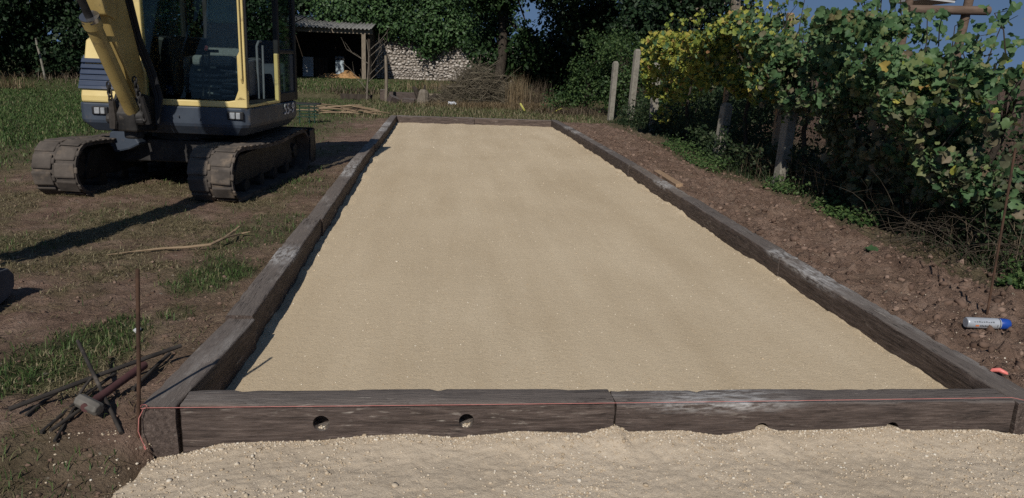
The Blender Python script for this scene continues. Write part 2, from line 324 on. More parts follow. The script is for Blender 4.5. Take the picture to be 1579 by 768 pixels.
def rot_rand(n, tilt=None):
    """n random rotation matrices; tilt None = uniform"""
    q = rng.normal(size=(n, 4)); q /= np.linalg.norm(q, axis=1)[:, None]; w, x, y, z = q.T
    return np.stack([1-2*(y*y+z*z), 2*(x*y-z*w), 2*(x*z+y*w), 2*(x*y+z*w), 1-2*(x*x+z*z), 2*(y*z-x*w), 2*(x*z-y*w), 2*(y*z+x*w), 1-2*(x*x+y*y)], 1).reshape(n, 3, 3)
def rot_facing(nrm, spin):
    """matrices whose z column is nrm, spun about it"""
    nrm = nrm/np.linalg.norm(nrm, axis=1)[:, None]
    a = np.cross(nrm, [0, 0, 1.0]); a += 1e-6; a /= np.linalg.norm(a, axis=1)[:, None]; b = np.cross(nrm, a)
    x = a*np.cos(spin)[:, None]+b*np.sin(spin)[:, None]; y = np.cross(nrm, x)
    return np.stack([x, y, nrm], 2)
QUAD_V = np.array([(0, -.5, 0), (.32, 0, .09), (0, .5, 0), (-.32, 0, .09)]); QUAD_F = np.array([(0, 1, 2), (0, 2, 3)])
def vine_template():
    out = [(.03, -.30), (.22, -.47), (.44, -.36), (.56, -.10), (.45, .05), (.49, .28), (.29, .36), (.15, .50), (0, .60), (-.15, .50), (-.29, .36), (-.49, .28), (-.45, .05), (-.56, -.10), (-.44, -.36), (-.22, -.47), (-.03, -.30)]
    V = [(0, -.05, 0)] + [(x, y, .42*abs(x)-.55*y*y*(1 if y > 0 else .3)+.06*math.sin(9*x+7*y)) for x, y in out]
    n = len(out); F = [(0, 1+i, 1+(i+1) % n) for i in range(n)]
    return np.array(V), np.array(F)
VINE_V, VINE_F = vine_template()
def scatter(name, tv, tf, P, R, S, mat, rnd=None, parent=None, smooth=False):
    n = len(P); k = len(tv)
    S = np.asarray(S); S = S[:, None] if S.ndim == 1 else S
    loc = tv[None]*S[:, None, :]
    V = np.einsum('nij,nkj->nki', R, loc) + P[:, None, :]
    F = tf[None] + (np.arange(n)*k)[:, None, None]
    if rnd is None: rnd = rng.random(n)
    me = mesh_np(name, V.reshape(-1, 3), F.reshape(-1, tf.shape[1]), mat, np.repeat(rnd, len(tf)), smooth)
    return link(name, me, parent)
def blades(name, P, H, W, mat, lean=.45, parent=None, rnd=None, bend=.5):
    """grass blades with a bend, 5 verts / 2 faces (quad+tri as 3 tris)"""
    n = len(P); a = rng.random(n)*2*np.pi; d = np.stack([np.cos(a), np.sin(a), 0*a], 1)
    sde = np.stack([-np.sin(a), np.cos(a), 0*a], 1); ln = rng.random(n)*lean*2*H
    up = np.array([0, 0, 1.0]); H = H[:, None]; W = np.asarray(W).reshape(-1, 1); ln = ln[:, None]
    p0 = P-sde*W; p1 = P+sde*W
    mid = P+up*H*.6+d*ln*.35; m0 = mid-sde*W*.7; m1 = mid+sde*W*.7; tip = P+up*H*(1-bend*rng.random(n)[:, None])+d*ln
    V = np.stack([p0, p1, m0, m1, tip], 1).reshape(-1, 3)
    F = np.array([(0, 1, 3), (0, 3, 2), (2, 3, 4)])[None] + (np.arange(n)*5)[:, None, None]
    if rnd is None: rnd = rng.random(n)
    return link(name, mesh_np(name, V, F.reshape(-1, 3), mat, np.repeat(rnd, 3)), parent)
_bm = bmesh.new(); bmesh.ops.create_icosphere(_bm, subdivisions=1, radius=.5); _bm.verts.ensure_lookup_table()
ICO_V = np.array([v.co[:] for v in _bm.verts]); ICO_F = np.array([[v.index for v in f.verts] for f in _bm.faces]); _bm.free()
def pebbles(name, P, S, mat, parent=None, flat=.6, jitter=.24):
    n = len(P); tv = ICO_V
    sc = S[:, None]*np.stack([rng.uniform(.7, 1.3, n), rng.uniform(.7, 1.3, n), rng.uniform(flat*.7, flat*1.3, n)], 1)
    a = rng.random(n)*6.28; c, s_ = np.cos(a), np.sin(a); z = 0*a
    t = rng.normal(0, .35, n); ct, st = np.cos(t), np.sin(t)
    R = np.stack([c, -s_*ct, s_*st, s_, c*ct, -c*st, z, st, ct], 1).reshape(n, 3, 3)
    jit = 1+rng.uniform(-jitter, jitter, (n, len(tv), 1))
    V = np.einsum('nij,nkj->nki', R, tv[None]*jit*sc[:, None, :]) + P[:, None, :]
    F = ICO_F[None] + (np.arange(n)*len(tv))[:, None, None]
    return link(name, mesh_np(name, V.reshape(-1, 3), F.reshape(-1, 3), mat, np.repeat(rng.random(n), len(ICO_F))), parent)
# ================================================================== SETTING
TOP = 0.10
_ve = [gp(px, py, .07) for px, py in ((1579, 452), (1480, 425), (1400, 390), (1280, 335), (1180, 292), (1080, 262), (1000, 215), (900, 178))]
VE_Y = np.array([p.y for p in _ve]); VE_X = np.array([p.x for p in _ve])
VE_Y, VE_X = np.concatenate([[-3.0], VE_Y, [30]]), np.concatenate([[VE_X[0]+.1], VE_X, [VE_X[-1]]])
def veg_x(y): return np.interp(y, VE_Y, VE_X)
def ground_z(x, y):
    lump = fbm(x*.7, y*.7, 3)
    nearf = sstep(12, 4, y)
    left = .012*lump + .034*fbm(x*2.6, y*2.6, 5, .6) + (.030*np.abs(fbm(x*8, y*8, 4, .65)) + .016*fbm(x*19+3, y*19, 3, .6))*nearf
    rug = np.abs(fbm(x*6.5+40, y*6.5, 4, .6)); cl = np.clip(vnoise(x*11+9, y*11)-.62, 0, 1)
    cl2 = np.clip(vnoise(x*19+4, y*19+2)-.55, 0, 1)
    right = .040 + .02*lump + .075*rug + .20*cl*cl*2 + .14*cl2*cl2*2 + .022*fbm(x*21, y*21, 3, .6) + .02*sstep(4.2, 6, x)
    far = .02*lump + .02*fbm(x*3, y*3, 3)
    k = sstep(14.6, 16.5, y)
    zl = left*(1-k)+far*k; zr = right*(1-k)+far*k
    z = np.where(x < 1.8, zl, zr)
    z = z + sstep(-.9, -.15, x)*(x < 1.8)*.035*(1-k)*sstep(-.3, .8, y)
    z = z + .25*sstep(22.6, 24.0, y)*sstep(6.5, 4.0, x)                       # low terrace at the back
    z = z + .012*np.clip(-y, 0, 3)*(x < 0) - .06*sstep(0, -.8, y)*(x < 0)
    z = z - .11*sstep(-1.1, -.25, x)*sstep(.0, -.5, y)*(x < .2)
    inner = sstep(-.125, -.06, x)*sstep(3.73, 3.66, x)*sstep(15.19, 15.12, y)*sstep(-.30, -.16, y)
    front = sstep(-.10, -.22, y)*sstep(-.20, -.02, x)*sstep(4.6, 4.1, x)
    z = z*(1-np.maximum(inner, front)) - .30*inner*(inner >= front) - .22*front*(front > inner)
    z = z - .15*sstep(9, 60, x) + 0*y
    return z
GPATCH = [(gp(px, py), rx, ry, w) for px, py, rx, ry, w in (
    (320, 428, .30, .42, 1.0), (300, 446, .22, .2, .9), (60, 575, .34, .22, 1.0), (150, 520, .26, .26, 1.0), (10, 600, .3, .2, 1.0), (110, 545, .35, .2, .9), (180, 505, .18, .2, .8),
    (405, 365, .35, .7, .55), (60, 755, .15, .12, .6), (130, 700, .25, .15, .35), (20, 690, .3, .2, .4), (270, 490, .12, .12, .6), (20, 380, .4, .3, .45), (480, 290, .4, .8, .35), (200, 330, .6, .5, .2), (30, 240, 1.2, 1.2, .5))]
def green_cover(x, y):
    g = np.zeros_like(x)
    n = fbm(x*3.1+5, y*3.1, 4)*.55
    for c, rx, ry, w in GPATCH:
        d = np.sqrt(((x-c.x)/rx)**2+((y-c.y)/ry)**2); g = np.maximum(g, w*sstep(1.35, .55, d+n))
    far = sstep(9.5, 13, y-.55*(x+2.2)*(x < -2.2))*sstep(-.6, -1.6, x)*.62
    lawn = sstep(-3.2, -5.5, x)*sstep(6.5, 9.5, y)*.95
    back = sstep(15.8, 17.5, y)*sstep(7.0, 5.0, x)*.55
    terr = sstep(23.5, 24.5, y)*.8*sstep(7.5, 5.0, x)
    g = np.maximum.reduce([g, far+n*.35*far, lawn+.15*n, back+n*.5*back, terr+.3*n])
    g = np.where((x > 3.7) & (x > veg_x(y)-.05), np.maximum(g, .6), g)
    return np.clip(g, 0, 1)
def thatch_cover(x, y):
    t = sstep(-.15, .50, fbm(x*1.7-3, y*1.7+8, 5, .6)+.26)
    t = np.where(x > 3.6, .05, t); t = np.where(y > 15.3, .75, t)
    t = np.where((x > -.45) & (x < 3.6) & (y < 15.2), t*.35, t)
    return np.clip(t, 0, 1)
def graded(a, b, fine0, fine1, d0, grow, dmax):
    xs = list(np.arange(fine0, fine1+1e-6, d0))
    d = d0; x = fine1
    while x < b: d = min(d*grow, dmax); x += d; xs.append(x)
    d = d0; x = fine0; pre = []
    while x > a: d = min(d*grow, dmax); x -= d; pre.append(x)
    return np.array(pre[::-1]+xs)
def grid_mesh(name, xs, ys, zf, mat, attr=None, smooth=True):
    X, Y = np.meshgrid(xs, ys); Z = zf(X, Y); nx, ny = len(xs), len(ys)
    i = np.arange(nx*ny).reshape(ny, nx)
    F = np.stack([i[:-1, :-1], i[:-1, 1:], i[1:, 1:], i[1:, :-1]], -1).reshape(-1, 4)
    me = mesh_np(name, np.stack([X, Y, Z], -1).reshape(-1, 3), F, mat, None, smooth)
    if attr is not None:
        a = me.color_attributes.new('cover', 'FLOAT_COLOR', 'POINT'); a.data.foreach_set('color', attr(X, Y).reshape(-1, 4).astype(np.float32).ravel())
    return link(name, me)
def cover_attr(X, Y):
    B = sstep(7.4, 8.6, X)*sstep(1, 2, X)
    return np.stack([thatch_cover(X, Y)*.8, green_cover(X, Y)*.85, B, np.ones_like(X)], -1)
ys = [-4.0]
while ys[-1] < -1.2: ys.append(ys[-1]+.08)
while ys[-1] < 500: ys.append(ys[-1]+min(30, max(.019, .0054*(ys[-1]+2.0))*(1 if ys[-1] < 40 else 4)))
xs = graded(-400, 500, -3.0, 5.4, .0215, 1.035, 30)
tag(grid_mesh('ground', xs, np.array(ys), ground_z, 'ground', cover_attr), kind='structure')

# ---- the raked court surface
def sand_z(x, y):
    e = np.minimum(np.minimum(x, 3.66-x), np.minimum(y+.02, 15.07-y))
    z = -.045 + .004*fbm(x*1.5, y*.4, 3) + .0010*fbm(x*14, y*9, 3)
    z = z - .035*sstep(1.0, 0, x)*sstep(4.5, 0, y)
    wob = fbm(x*3+y*2.3+7, y*3-x, 4)
    z = z + sstep(.15, .0, e)*(.034*wob - .006) + .010*fbm(x*24, y*24, 2)*sstep(.12, 0, e)
    z = z + .0030*fbm(x*9+3, y*.30, 3)
    return z
cys = [-.03]
while cys[-1] < 15.08: cys.append(cys[-1]+max(.02, .0062*(cys[-1]+3)))
tag(grid_mesh('gravel_court', np.arange(-.03, 3.70, .024), np.array(cys), sand_z, 'sand'), kind='structure')

# ---- loose gravel in front of the frame
_ap = [at_y(px, py, -.142) for px, py in ((205, 742), (232, 706), (290, 697), (340, 683), (400, 680), (480, 679), (560, 671), (640, 668), (700, 674), (800, 664), (900, 667), (950, 655), (968, 665), (1050, 663), (1110, 671), (1160, 662), (1176, 656), (1200, 664), (1300, 661), (1372, 656), (1400, 664), (1450, 662), (1520, 662), (1560, 669), (1640, 668))]
AP_X = np.array([p.x for p in _ap]); AP_Z = np.array([p.z for p in _ap])
def apron_z(x, y):
    d = np.clip(-.142-y, 0, 9)
    edge = np.interp(x, AP_X, AP_Z)
    flat = -.062 + .014*fbm(x*1.7, y*1.7, 2) + .0035*fbm(x*12, y*12, 4, .7) - .02*sstep(.3, 1.2, d)
    flat = flat - .07*sstep(.35, -.25, x)
    k = sstep(0, .22, d); z = edge*(1-k)+flat*k
    z = z + (.005*fbm(x*22, y*22, 3)+.004*fbm(x*55, y*55, 2))*sstep(0, .05, d)
    off = -.24 - .16*sstep(0, 1.0, d) + .07*fbm(x*0+y*5, y*5, 3)
    z = z - .20*sstep(off+.16, off-.16, x) + .012*fbm(x*16, y*16, 2)*sstep(off+.3, off, x)
    z = z - .2*sstep(4.3, 4.9, x)
    return z
tag(grid_mesh('gravel_apron', graded(-.75, 5.2, -.6, 3.95, .011, 1.05, .05), np.concatenate([np.arange(-2.4, -1.1, .04), np.arange(-1.1, -.130, .0095)]), apron_z, 'apron'), kind='structure')
n = 32000; x = rng.uniform(-.7, 4.4, n); y = -.15-rng.random(n)**1.15*1.0; _e = rng.random(n) < .16; y[_e] = -.152-.05*rng.random(_e.sum())**2
s = .003+.011*rng.random(n)**3.5+.018*rng.random(n)*(rng.random(n) < .022)
keep = (vnoise(x*2.5, y*2.5)+.5*vnoise(x*9, y*9) > .62) | (x < .05) | (rng.random(n) < .25) | _e; x, y, s = x[keep], y[keep], s[keep]
z = np.maximum(apron_z(x, y), ground_z(x, y))+s*.12
ok = (apron_z(x, y) > ground_z(x, y)-.02) | ((x > -.5) & (rng.random(len(x)) < .1))
tag(pebbles('loose_stones', np.stack([x, y, z], 1)[ok], s[ok], 'pebble'), 'pale limestone chips strewn over the gravel in front of the frame', 'gravel', kind='stuff')
n = 9000; y = -.0+15*rng.random(n)**2.0; x = rng.uniform(.02, 3.64, n); s = (.004+.005*rng.random(n)**3)*(1+.09*y)
e = rng.random(n) < .22; x[e] = np.where(rng.random(e.sum()) < .5, .02+.1*rng.random(e.sum())**2, 3.62-.1*rng.random(e.sum())**2)
s[rng.random(n) < .01] *= 2.0
tag(pebbles('court_chips', np.stack([x, y, sand_z(x, y)+s*.10], 1), s, 'chip'), 'tiny pale chips lying loose on the smooth court surface', 'gravel', kind='stuff')

# ---- railway sleepers round the court
def sleeper_mesh(L, w, h, seed, chalk=(), wear=1.0):
    """length on x centred, width y, top at z=0"""
    n = max(12, int(L/.035)); c = .012
    prof = []
    hw = w/2
    for (cx, cz, a0) in ((hw-c, -c, 0), (-hw+c, -c, 90), (-hw+c, -h+c, 180), (hw-c, -h+c, 270)):
        for k in range(3): prof.append((cx+c*math.cos(RAD(a0+45*k)), cz+c*math.sin(RAD(a0+45*k))))
    # subdivide the flat sides
    pr = []
    for i in range(len(prof)):
        a, bq = prof[i], prof[(i+1) % len(prof)]; pr.append(a)
        d = math.hypot(a[0]-bq[0], a[1]-bq[1]); m = int(d/.035)
        for k in range(1, m): pr.append((a[0]+(bq[0]-a[0])*k/m, a[1]+(bq[1]-a[1])*k/m))
    pr = np.array(pr); m = len(pr)
    xs_ = np.linspace(-L/2, L/2, n+1)
    X = np.repeat(xs_[:, None], m, 1); Y = np.repeat(pr[None, :, 0], n+1, 0); Z = np.repeat(pr[None, :, 1], n+1, 0)
    ang = np.arctan2(Z+h/2, Y)
    d = .005*fbm(X*2.2+seed*3.7, ang*1.3+seed, 3) + .0028*fbm(X*5+seed, ang*14, 3)
    corner = np.exp(-((np.abs(Y)-hw)**2+(Z)**2)/.0012)
    chip = np.clip(fbm(X*14+seed*9.1, ang*2+3, 3)-.15, 0, 1)*corner*.022
    ny = Y/hw; nz = (Z+h/2)/(h/2); l = np.sqrt(ny*ny+nz*nz)+1e-6
    Y = Y + wear*(d-chip)*ny/l; Z = Z + wear*(d-chip)*nz/l
    endf = np.abs(X)/(L/2); X = X + np.where(endf > .999, wear*.006*fbm(Y*20+seed, Z*20, 2), 0)
    i = np.arange((n+1)*m).reshape(n+1, m)
    F = [tuple(q) for q in np.stack([i[:-1], np.roll(i, -1, 1)[:-1], np.roll(i, -1, 1)[1:], i[1:]], -1).reshape(-1, 4).tolist()]
    F += [tuple(i[0].tolist()), tuple(i[-1][::-1].tolist())]
    me = bpy.data.meshes.new('railway_sleeper'); me.from_pydata(np.stack([X, Y, Z], -1).reshape(-1, 3).tolist(), [], F); me.update()
    bm = bmesh.new(); bm.from_mesh(me); bmesh.ops.recalc_face_normals(bm, faces=bm.faces); bm.to_mesh(me); bm.free()
    for p in me.polygons: p.use_smooth = len(p.vertices) == 4
    me.set_sharp_from_angle(angle=RAD(55))
    ck_ = np.zeros_like(X)
    for xc, hwid in chalk: ck_ = np.maximum(ck_, np.exp(-((X-xc)/hwid)**4)*(pr[None, :, 1] > -.03))
    at2 = me.attributes.new('chalk', 'FLOAT', 'POINT'); at2.data.foreach_set('value', ck_.astype(np.float32).ravel())
    me.materials.append(MATS['sleeper'])
    return me
def sleeper(p0, p1, label, group, seed, ztop=TOP, ztop1=None, w=.146, h=.26, holes=(), chalk=()):
    p0 = Vector((p0[0], p0[1], ztop)); p1 = Vector((p1[0], p1[1], ztop if ztop1 is None else ztop1)); d = p1-p0; L = d.length
    me = sleeper_mesh(L, w, h, seed, [((-L/2+c_[1]) if c_[0] == 'n' else ((L/2-c_[1]) if c_[0] == 'f' else c_[1]), c_[2]) for c_ in chalk])
    o = link('railway_sleeper', me); o.location = (p0+p1)/2
    o.rotation_euler = (0, -math.asin(d.z/L), math.atan2(d.y, d.x))
    if holes:
        for k, (hx, hz, r) in enumerate(holes):
            cb = MB().tube([(hx, -w/2-.05, hz), (hx, -w/2+.075, hz)], r, 20); c = cb.build('cutter', 'sleeper'); bpy.context.view_layer.update()
            c.location = o.location; c.rotation_euler = o.rotation_euler; bpy.context.view_layer.update()
            md = o.modifiers.new('hole', 'BOOLEAN'); md.object = c; md.operation = 'DIFFERENCE'; md.solver = 'EXACT'
            bpy.context.view_layer.update(); dg = bpy.context.evaluated_depsgraph_get()
            nm = bpy.data.meshes.new_from_object(o.evaluated_get(dg)); o.modifiers.clear(); o.data = nm
            bpy.data.objects.remove(c, do_unlink=True)
    return tag(o, label, 'sleeper', group)
G_ = 'railway sleepers framing the court'
lx = [(-.002, -.158), (.055, .93), (.022, 3.5), (-.004, 6.45), (-.012, 9.3), (0, 12.2), (-.004, 15.20)]
lt = ['short dark sleeper at the front left corner crossed by the stake shadow', 'second sleeper from the front in the left side of the frame', 'third sleeper from the front in the left side, beside the excavator front',
      'fourth sleeper from the front in the left side, with a pale near end', 'fifth sleeper from the front in the left side, at the tip of the excavator shadow', 'farthest sleeper in the left side of the frame']
for k in range(6):
    a, b_ = lx[k], lx[k+1]; hw = .073
    j = (.012, -.010, .008, -.012, .006, 0)[k]
    sleeper((a[0]-hw+(j if k else 0), a[1]+.006), (b_[0]-hw+j*.5, b_[1]-.006), lt[k], G_, 20+k, TOP+(0, .008, -.004, .006, -.006, .004)[k], TOP+(-.006, .004, .006, -.008, .002, 0)[k], chalk=((), (('n', 1.3, .25),), (('f', .3, .3),), (('n', .35, .40),), (('f', .5, .4),), (('n', .6, .5),))[k])
rx_ = [(3.602, -.158), (3.600, 2.352), (3.635, 4.95), (3.655, 7.5), (3.66, 10.1), (3.655, 12.7), (3.605, 15.20)]
rt_ = ['nearest sleeper in the right side of the frame, ending at the front corner', 'second sleeper from the front in the right side, pale scuff at its near end', 'third sleeper from the front in the right side, beside the loose plank',
       'fourth sleeper from the front in the right side of the frame', 'fifth sleeper from the front in the right side of the frame', 'farthest sleeper in the right side of the frame']
for k in range(6):
    a, b_ = rx_[k], rx_[k+1]; hw = .075
    sleeper((a[0]+hw, a[1]+.005), (b_[0]+hw+(.006, -.006, .008, -.004, .004, 0)[k], b_[1]-.005), rt_[k], G_, 40+k, TOP+(-.004, .004, -.003, .004, 0, .003)[k], None, .150, chalk=((('f', .45, .35),), (('n', .10, .16),), (('n', .9, .3),), (), (('f', .4, .3),), (('n', .5, .3),))[k])
def hole(px, py, xc, r): p = at_y(px, py, -.150); return (p.x-xc, p.z-TOP, r)
xj = at_y(948, 640, -.146).x
xa = .014; xb = 3.588
sleeper((xa, -.075), (xj-.004, -.075), 'front sleeper on the left with two round drilled holes', G_, 61, TOP+.004, TOP+.008, .146, .26, [hole(496, 655, (xa+xj)/2, .034), hole(720, 652, (xa+xj)/2, .032)])
sleeper((xj+.006, -.072), (xb, -.072), 'front sleeper on the right with a chalky white smear on top', G_, 62, TOP-.002, TOP+.002, .146, .26, [hole(1174, 663, (xj+xb)/2, .031), hole(1375, 662, (xj+xb)/2, .031)], [('c', at_y(1105, 605, -.07).x-(xj+xb)/2, .30)])
sleeper((.004, 15.125), (1.79, 15.125), 'far end sleeper on the left half of the back edge', G_, 63, TOP+.004)
sleeper((1.80, 15.125), (3.60, 15.125), 'far end sleeper on the right half of the back edge', G_, 64, TOP-.002)
# gravel caught in the drilled holes
hp = []
for px, py, dz in ((496, 660, -.012), (720, 656, -.010), (1174, 660, -.006), (1375, 660, -.01)):
    p = at_y(px, py, -.13)
    for k in range(70):
        a = random.random()*6.28; q = random.random()**.5*.026
        hp.append((p.x+q*math.cos(a), -.138+random.uniform(0, .03), p.z+dz+q*math.sin(a)*.55-.002))
hp = np.array(hp); tag(pebbles('hole_gravel', hp, rng.uniform(.008, .014, len(hp)), 'pebble', flat=.9), 'pale gravel packed in the drilled holes of the front sleepers', 'gravel', kind='stuff')
# ================================================================== EXCAVATOR (local: front = -y, cab on +x)
ex = thing('excavator', 'yellow and blue mini excavator on rubber tracks parked left of the court', 'excavator', (-1.78, 5.87, -.03), RAD(-7))
# -- crawler tracks
RZ, RR, YF, YB = .300, .262, -1.03, 1.03
def track_path(off, n=90):
    pts = []; L1 = YB-YF; R = RR+off; per = 2*L1+2*math.pi*R
    for i in range(n):
        s = per*i/n
        if s < L1: y = YF+s; z = RZ-R; a = -90
        elif s < L1+math.pi*R: t = (s-L1)/R; y = YB+R*math.sin(t); z = RZ-R*math.cos(t); a = -90+math.degrees(t)
        elif s < 2*L1+math.pi*R:
            u = s-L1-math.pi*R; y = YB-u; z = RZ+R-.045*math.sin(math.pi*u/L1)**2; a = 90
        else: t = (s-2*L1-math.pi*R)/R; y = YF-R*math.sin(t); z = RZ+R*math.cos(t); a = 90+math.degrees(t)
        pts.append((y, z, a))
    return pts
def track(xc, outer):
    W = .215
    bq = MB(); po = track_path(0, 96); pi_ = track_path(-.035, 96); n = len(po)
    V = []
    for (y, z, a), (y2, z2, a2) in zip(po, pi_): V += [(xc-W, y, z), (xc+W, y, z), (xc+W, y2, z2), (xc-W, y2, z2)]
    F = []
    for i in range(n):
        j = (i+1) % n
        for k in range(4): F.append((4*i+k, 4*i+(k+1) % 4, 4*j+(k+1) % 4, 4*j+k))
    t = bq.add(V, F).build('crawler_track', 'rubber', ex, smooth=True)
    # tread pads: two staggered rows of blocks
    pm = MB(); pm.prism([(-.078, 0), (-.062, .013), (.060, .013), (.076, 0)], -.090, .104, 'x')
    pm.prism([(-.030, .0), (-.022, .014), (.030, .014), (.038, 0)], -.120, -.090, 'x')
    first = None; N_ = 34
    for row, sx in ((0, -1), (1, 1)):
        for i, (y, z, a) in enumerate(track_path(.001, N_*2)):
            if (i+row) % 2: continue
            if first is None: o = first = pm.build('track_pad', 'rubber', t, bevel=.006, seg=1)
            else: o = copy_obj(first, t)
            o.location = (xc+sx*.112, y, z); o.rotation_euler = (RAD(a-90), 0, 0 if sx > 0 else 0)
            if sx < 0: o.scale = (-1, 1, 1)
            o.rotation_euler = (RAD(a-90+random.gauss(0, 1.6)), RAD(random.gauss(0, 1.2)), RAD(random.gauss(0, 1.5)))
            o.location.y += random.gauss(0, .004); o.location.x += random.gauss(0, .003)
    for yy, nm in ((YF, 'idler_wheel'), (YB, 'sprocket')):
        w = MB(); w.tube([(xc-.07, yy, RZ), (xc+.07, yy, RZ)], .205, 28); w.tube([(xc-.11, yy, RZ), (xc+.11, yy, RZ)], .085, 16)
        w.build(nm, 'dark_steel', t, smooth=True, bevel=.008)
    MB().prism([(-.92, .17), (.92, .17), (.92, .30), (.80, .46), (.1, .49), (-.80, .46), (-.92, .30)], xc-.10, xc+.10, 'x').build('track_frame', 'dark_steel', t, bevel=.012)
    for k in range(4):
        yy = -.66+.44*k; MB().tube([(xc-.12, yy, .125), (xc+.12, yy, .125)], .075, 16).build('roller', 'dark_steel', t, smooth=True)
track(.765, 1); track(-.765, -1)
# -- undercarriage, blade
u = MB(); u.box((0, 0, .42), (1.10, .75, .24)); u.prism([(-.7, .28), (-.38, .28), (-.25, .56), (-.7, .50)], -.35, .35, 'y')
u.prism([(.7, .28), (.38, .28), (.25, .56), (.7, .50)], -.35, .35, 'y'); u.build('undercarriage', 'dark_steel', ex, bevel=.015)
cp = MB(); cp.prism([(-.62, .50), (-.60, .62), (-.50, .66), (-.36, .64), (-.28, .50), (-.40, .44), (-.56, .40)], -.55, -.36, 'y'); cp.build('axle_cover', 'slate_paint', ex, bevel=.02)
bl = MB(); bl.prism([(1.40, .13), (1.46, .12), (1.50, .30), (1.46, .55), (1.40, .56), (1.435, .30)], -.95, 1.0, 'x'); bl.box((.99, 1.36, .33), (.02, .22, .42)); bl.box((-.94, 1.36, .33), (.02, .22, .42))
blade = bl.build('dozer_blade', 'dark_steel', ex, bevel=.008)
MB().box((.32, 1.05, .34), (.10, .80, .12)).box((-.32, 1.05, .34), (.10, .80, .12)).build('push_arm', 'dark_steel', blade, bevel=.01)
MB().tube([(0, .05, .52), (0, .05, .64)], .40, 32).build('slew_ring', 'dark_steel', ex, smooth=True)
# -- platform
plan = [(-.86, -.58), (-.80, -.64), (.85, -.64), (.92, -.58), (.925, .95), (.70, 1.32), (.35, 1.50), (-.35, 1.50), (-.70, 1.32), (-.86, .95)]
def loft(mb, plan, levels):
    n = len(plan); V = []
    for (z, sc, dy) in levels: V += [(x*sc, y*sc+dy, z) for x, y in plan]
    F = [tuple(range(n))[::-1], tuple(range((len(levels)-1)*n, len(levels)*n))]
    for l in range(len(levels)-1):
        for i in range(n): F.append((l*n+i, l*n+(i+1) % n, (l+1)*n+(i+1) % n, (l+1)*n+i))
    return mb.add(V, F)
pf = loft(MB(), plan, [(.63, .90, .02), (.72, .985, 0), (.75, 1, 0), (.92, 1, 0)]).build('platform', 'slate_paint', ex, bevel=.012)
for xx, nm in ((.79, 'r'), (-.62, 'l')):
    hl = MB().box((xx, -.646, .845), (.17, .03, .085)).build('headlight', 'black_plastic', ex, bevel=.01)
    MB().box((xx-.025, -.664, .845), (.055, .02, .066)).build('lens', 'lamp_lens', hl, bevel=.008)
    MB().box((xx+.035, -.664, .845), (.045, .02, .066)).build('lens', 'lamp_lens', hl, bevel=.008)
MB().box((.20, -.655, .82), (.012, .02, .012)).build('bolt', 'chrome', ex); MB().box((.42, -.652, .80), (.014, .02, .014)).build('bolt', 'chrome', ex)
# lettering on the side of the platform
fc = bpy.data.curves.new('lettering', 'FONT'); fc.body = '55-9'; fc.size = .155; fc.extrude = .002; fc.space_character = 1.05; fc.shear = .12
fo = bpy.data.objects.new('lettering_curve', fc); COL.objects.link(fo); bpy.context.view_layer.update()
fm = bpy.data.meshes.new_from_object(fo.evaluated_get(bpy.context.evaluated_depsgraph_get())); bpy.data.objects.remove(fo, do_unlink=True)
fm.materials.clear(); fm.materials.append(MATS['white_print']); lo = link('lettering', fm, ex)
lo.location = (.932, .46, .785); lo.rotation_euler = (RAD(90), 0, RAD(90)); lo.scale = (1.3, 1.15, 1)
# -- engine hood (left of the boom): yellow, blue louvres
hd = MB(); hd.prism([(-.60, .923), (1.0, .923), (1.15, 1.35), (1.0, 1.62), (-.30, 1.60), (-.42, 1.55), (-.60, .99)], -.84, -.34, 'x')
hood = hd.build('engine_hood', 'yellow_paint', ex, bevel=.02)
yy0, zz0, yy1, zz1 = -.565, 1.075, -.475, 1.345
for k in range(5):
    t0 = k/5; zc = 1.085+.058*k+.02; yc = -.60+(zc-.99)/(1.55-.99)*.18
    MB().box((-.60, yc-.008, zc), (.505, .035, .050), Matrix.Rotation(RAD(-28), 3, 'X')).build('louvre', 'blue_paint', hood, bevel=.006)
MB().prism([(-.606, 1.062), (-.46, 1.39), (-.44, 1.39), (-.586, 1.062)], -.855, -.345, 'x').build('louvre_panel', 'blue_paint', hood)
MB().tube([(-.38, -.60, 1.10), (-.30, -.66, 1.11)], .018, 8).box((-.31, -.665, 1.11), (.06, .035, .035)).build('latch', 'yellow_paint', hood)
# rear counterweight / engine cover
rear = loft(MB(), [(-.84, .9), (.86, .75), (.89, 1.0), (.68, 1.30), (.35, 1.47), (-.35, 1.47), (-.70, 1.28), (-.84, 1.0)], [(.925, 1, 0), (1.45, 1, 0), (1.62, .96, .02)]).build('counterweight', 'slate_paint', ex, bevel=.02)
# -- cab: front frame, posts, roof, glass, interior
XL, XR, YFc, ZT = -.205, .905, -.60, 2.48
fr_ = MB()
fr_.prism([(XL, .923), (XR, .923), (XR, 1.02), (XR-.07, 1.045), (XR-.12, 1.0), (XR-.20, .985), (XL, .985)], YFc-.02, YFc+.05, 'y')          # sill
fr_.prism([(XR, 1.0), (XR, ZT), (XR-.052, ZT), (XR-.052, 1.50), (XR-.085, 1.44), (XR-.085, 1.10), (XR-.13, .99)], YFc-.02, YFc+.06, 'y')  # right front post
fr_.box((XL+.035, YFc+.015, (1.0+ZT)/2), (.07, .075, ZT-1.0))
fr_.box(((XL+XR)/2, YFc+.02, ZT-.03), (XR-XL, .08, .09))
cab = fr_.build('cab_frame', 'yellow_paint', ex, bevel=.010)
MB().tube([(XR-.035, YFc-.045, 2.3), (XR-.035, YFc-.045, 1.22), (XR-.035, YFc-.02, 1.18)], .011, 8).build('grab_handle', 'yellow_paint', cab)
MB().tube([(XR+.015, YFc+.0, 2.3), (XR+.015, YFc, 1.30), (XR+.012, YFc+.02, 1.10)], .013, 8).build('weather_seal', 'black_plastic', cab)
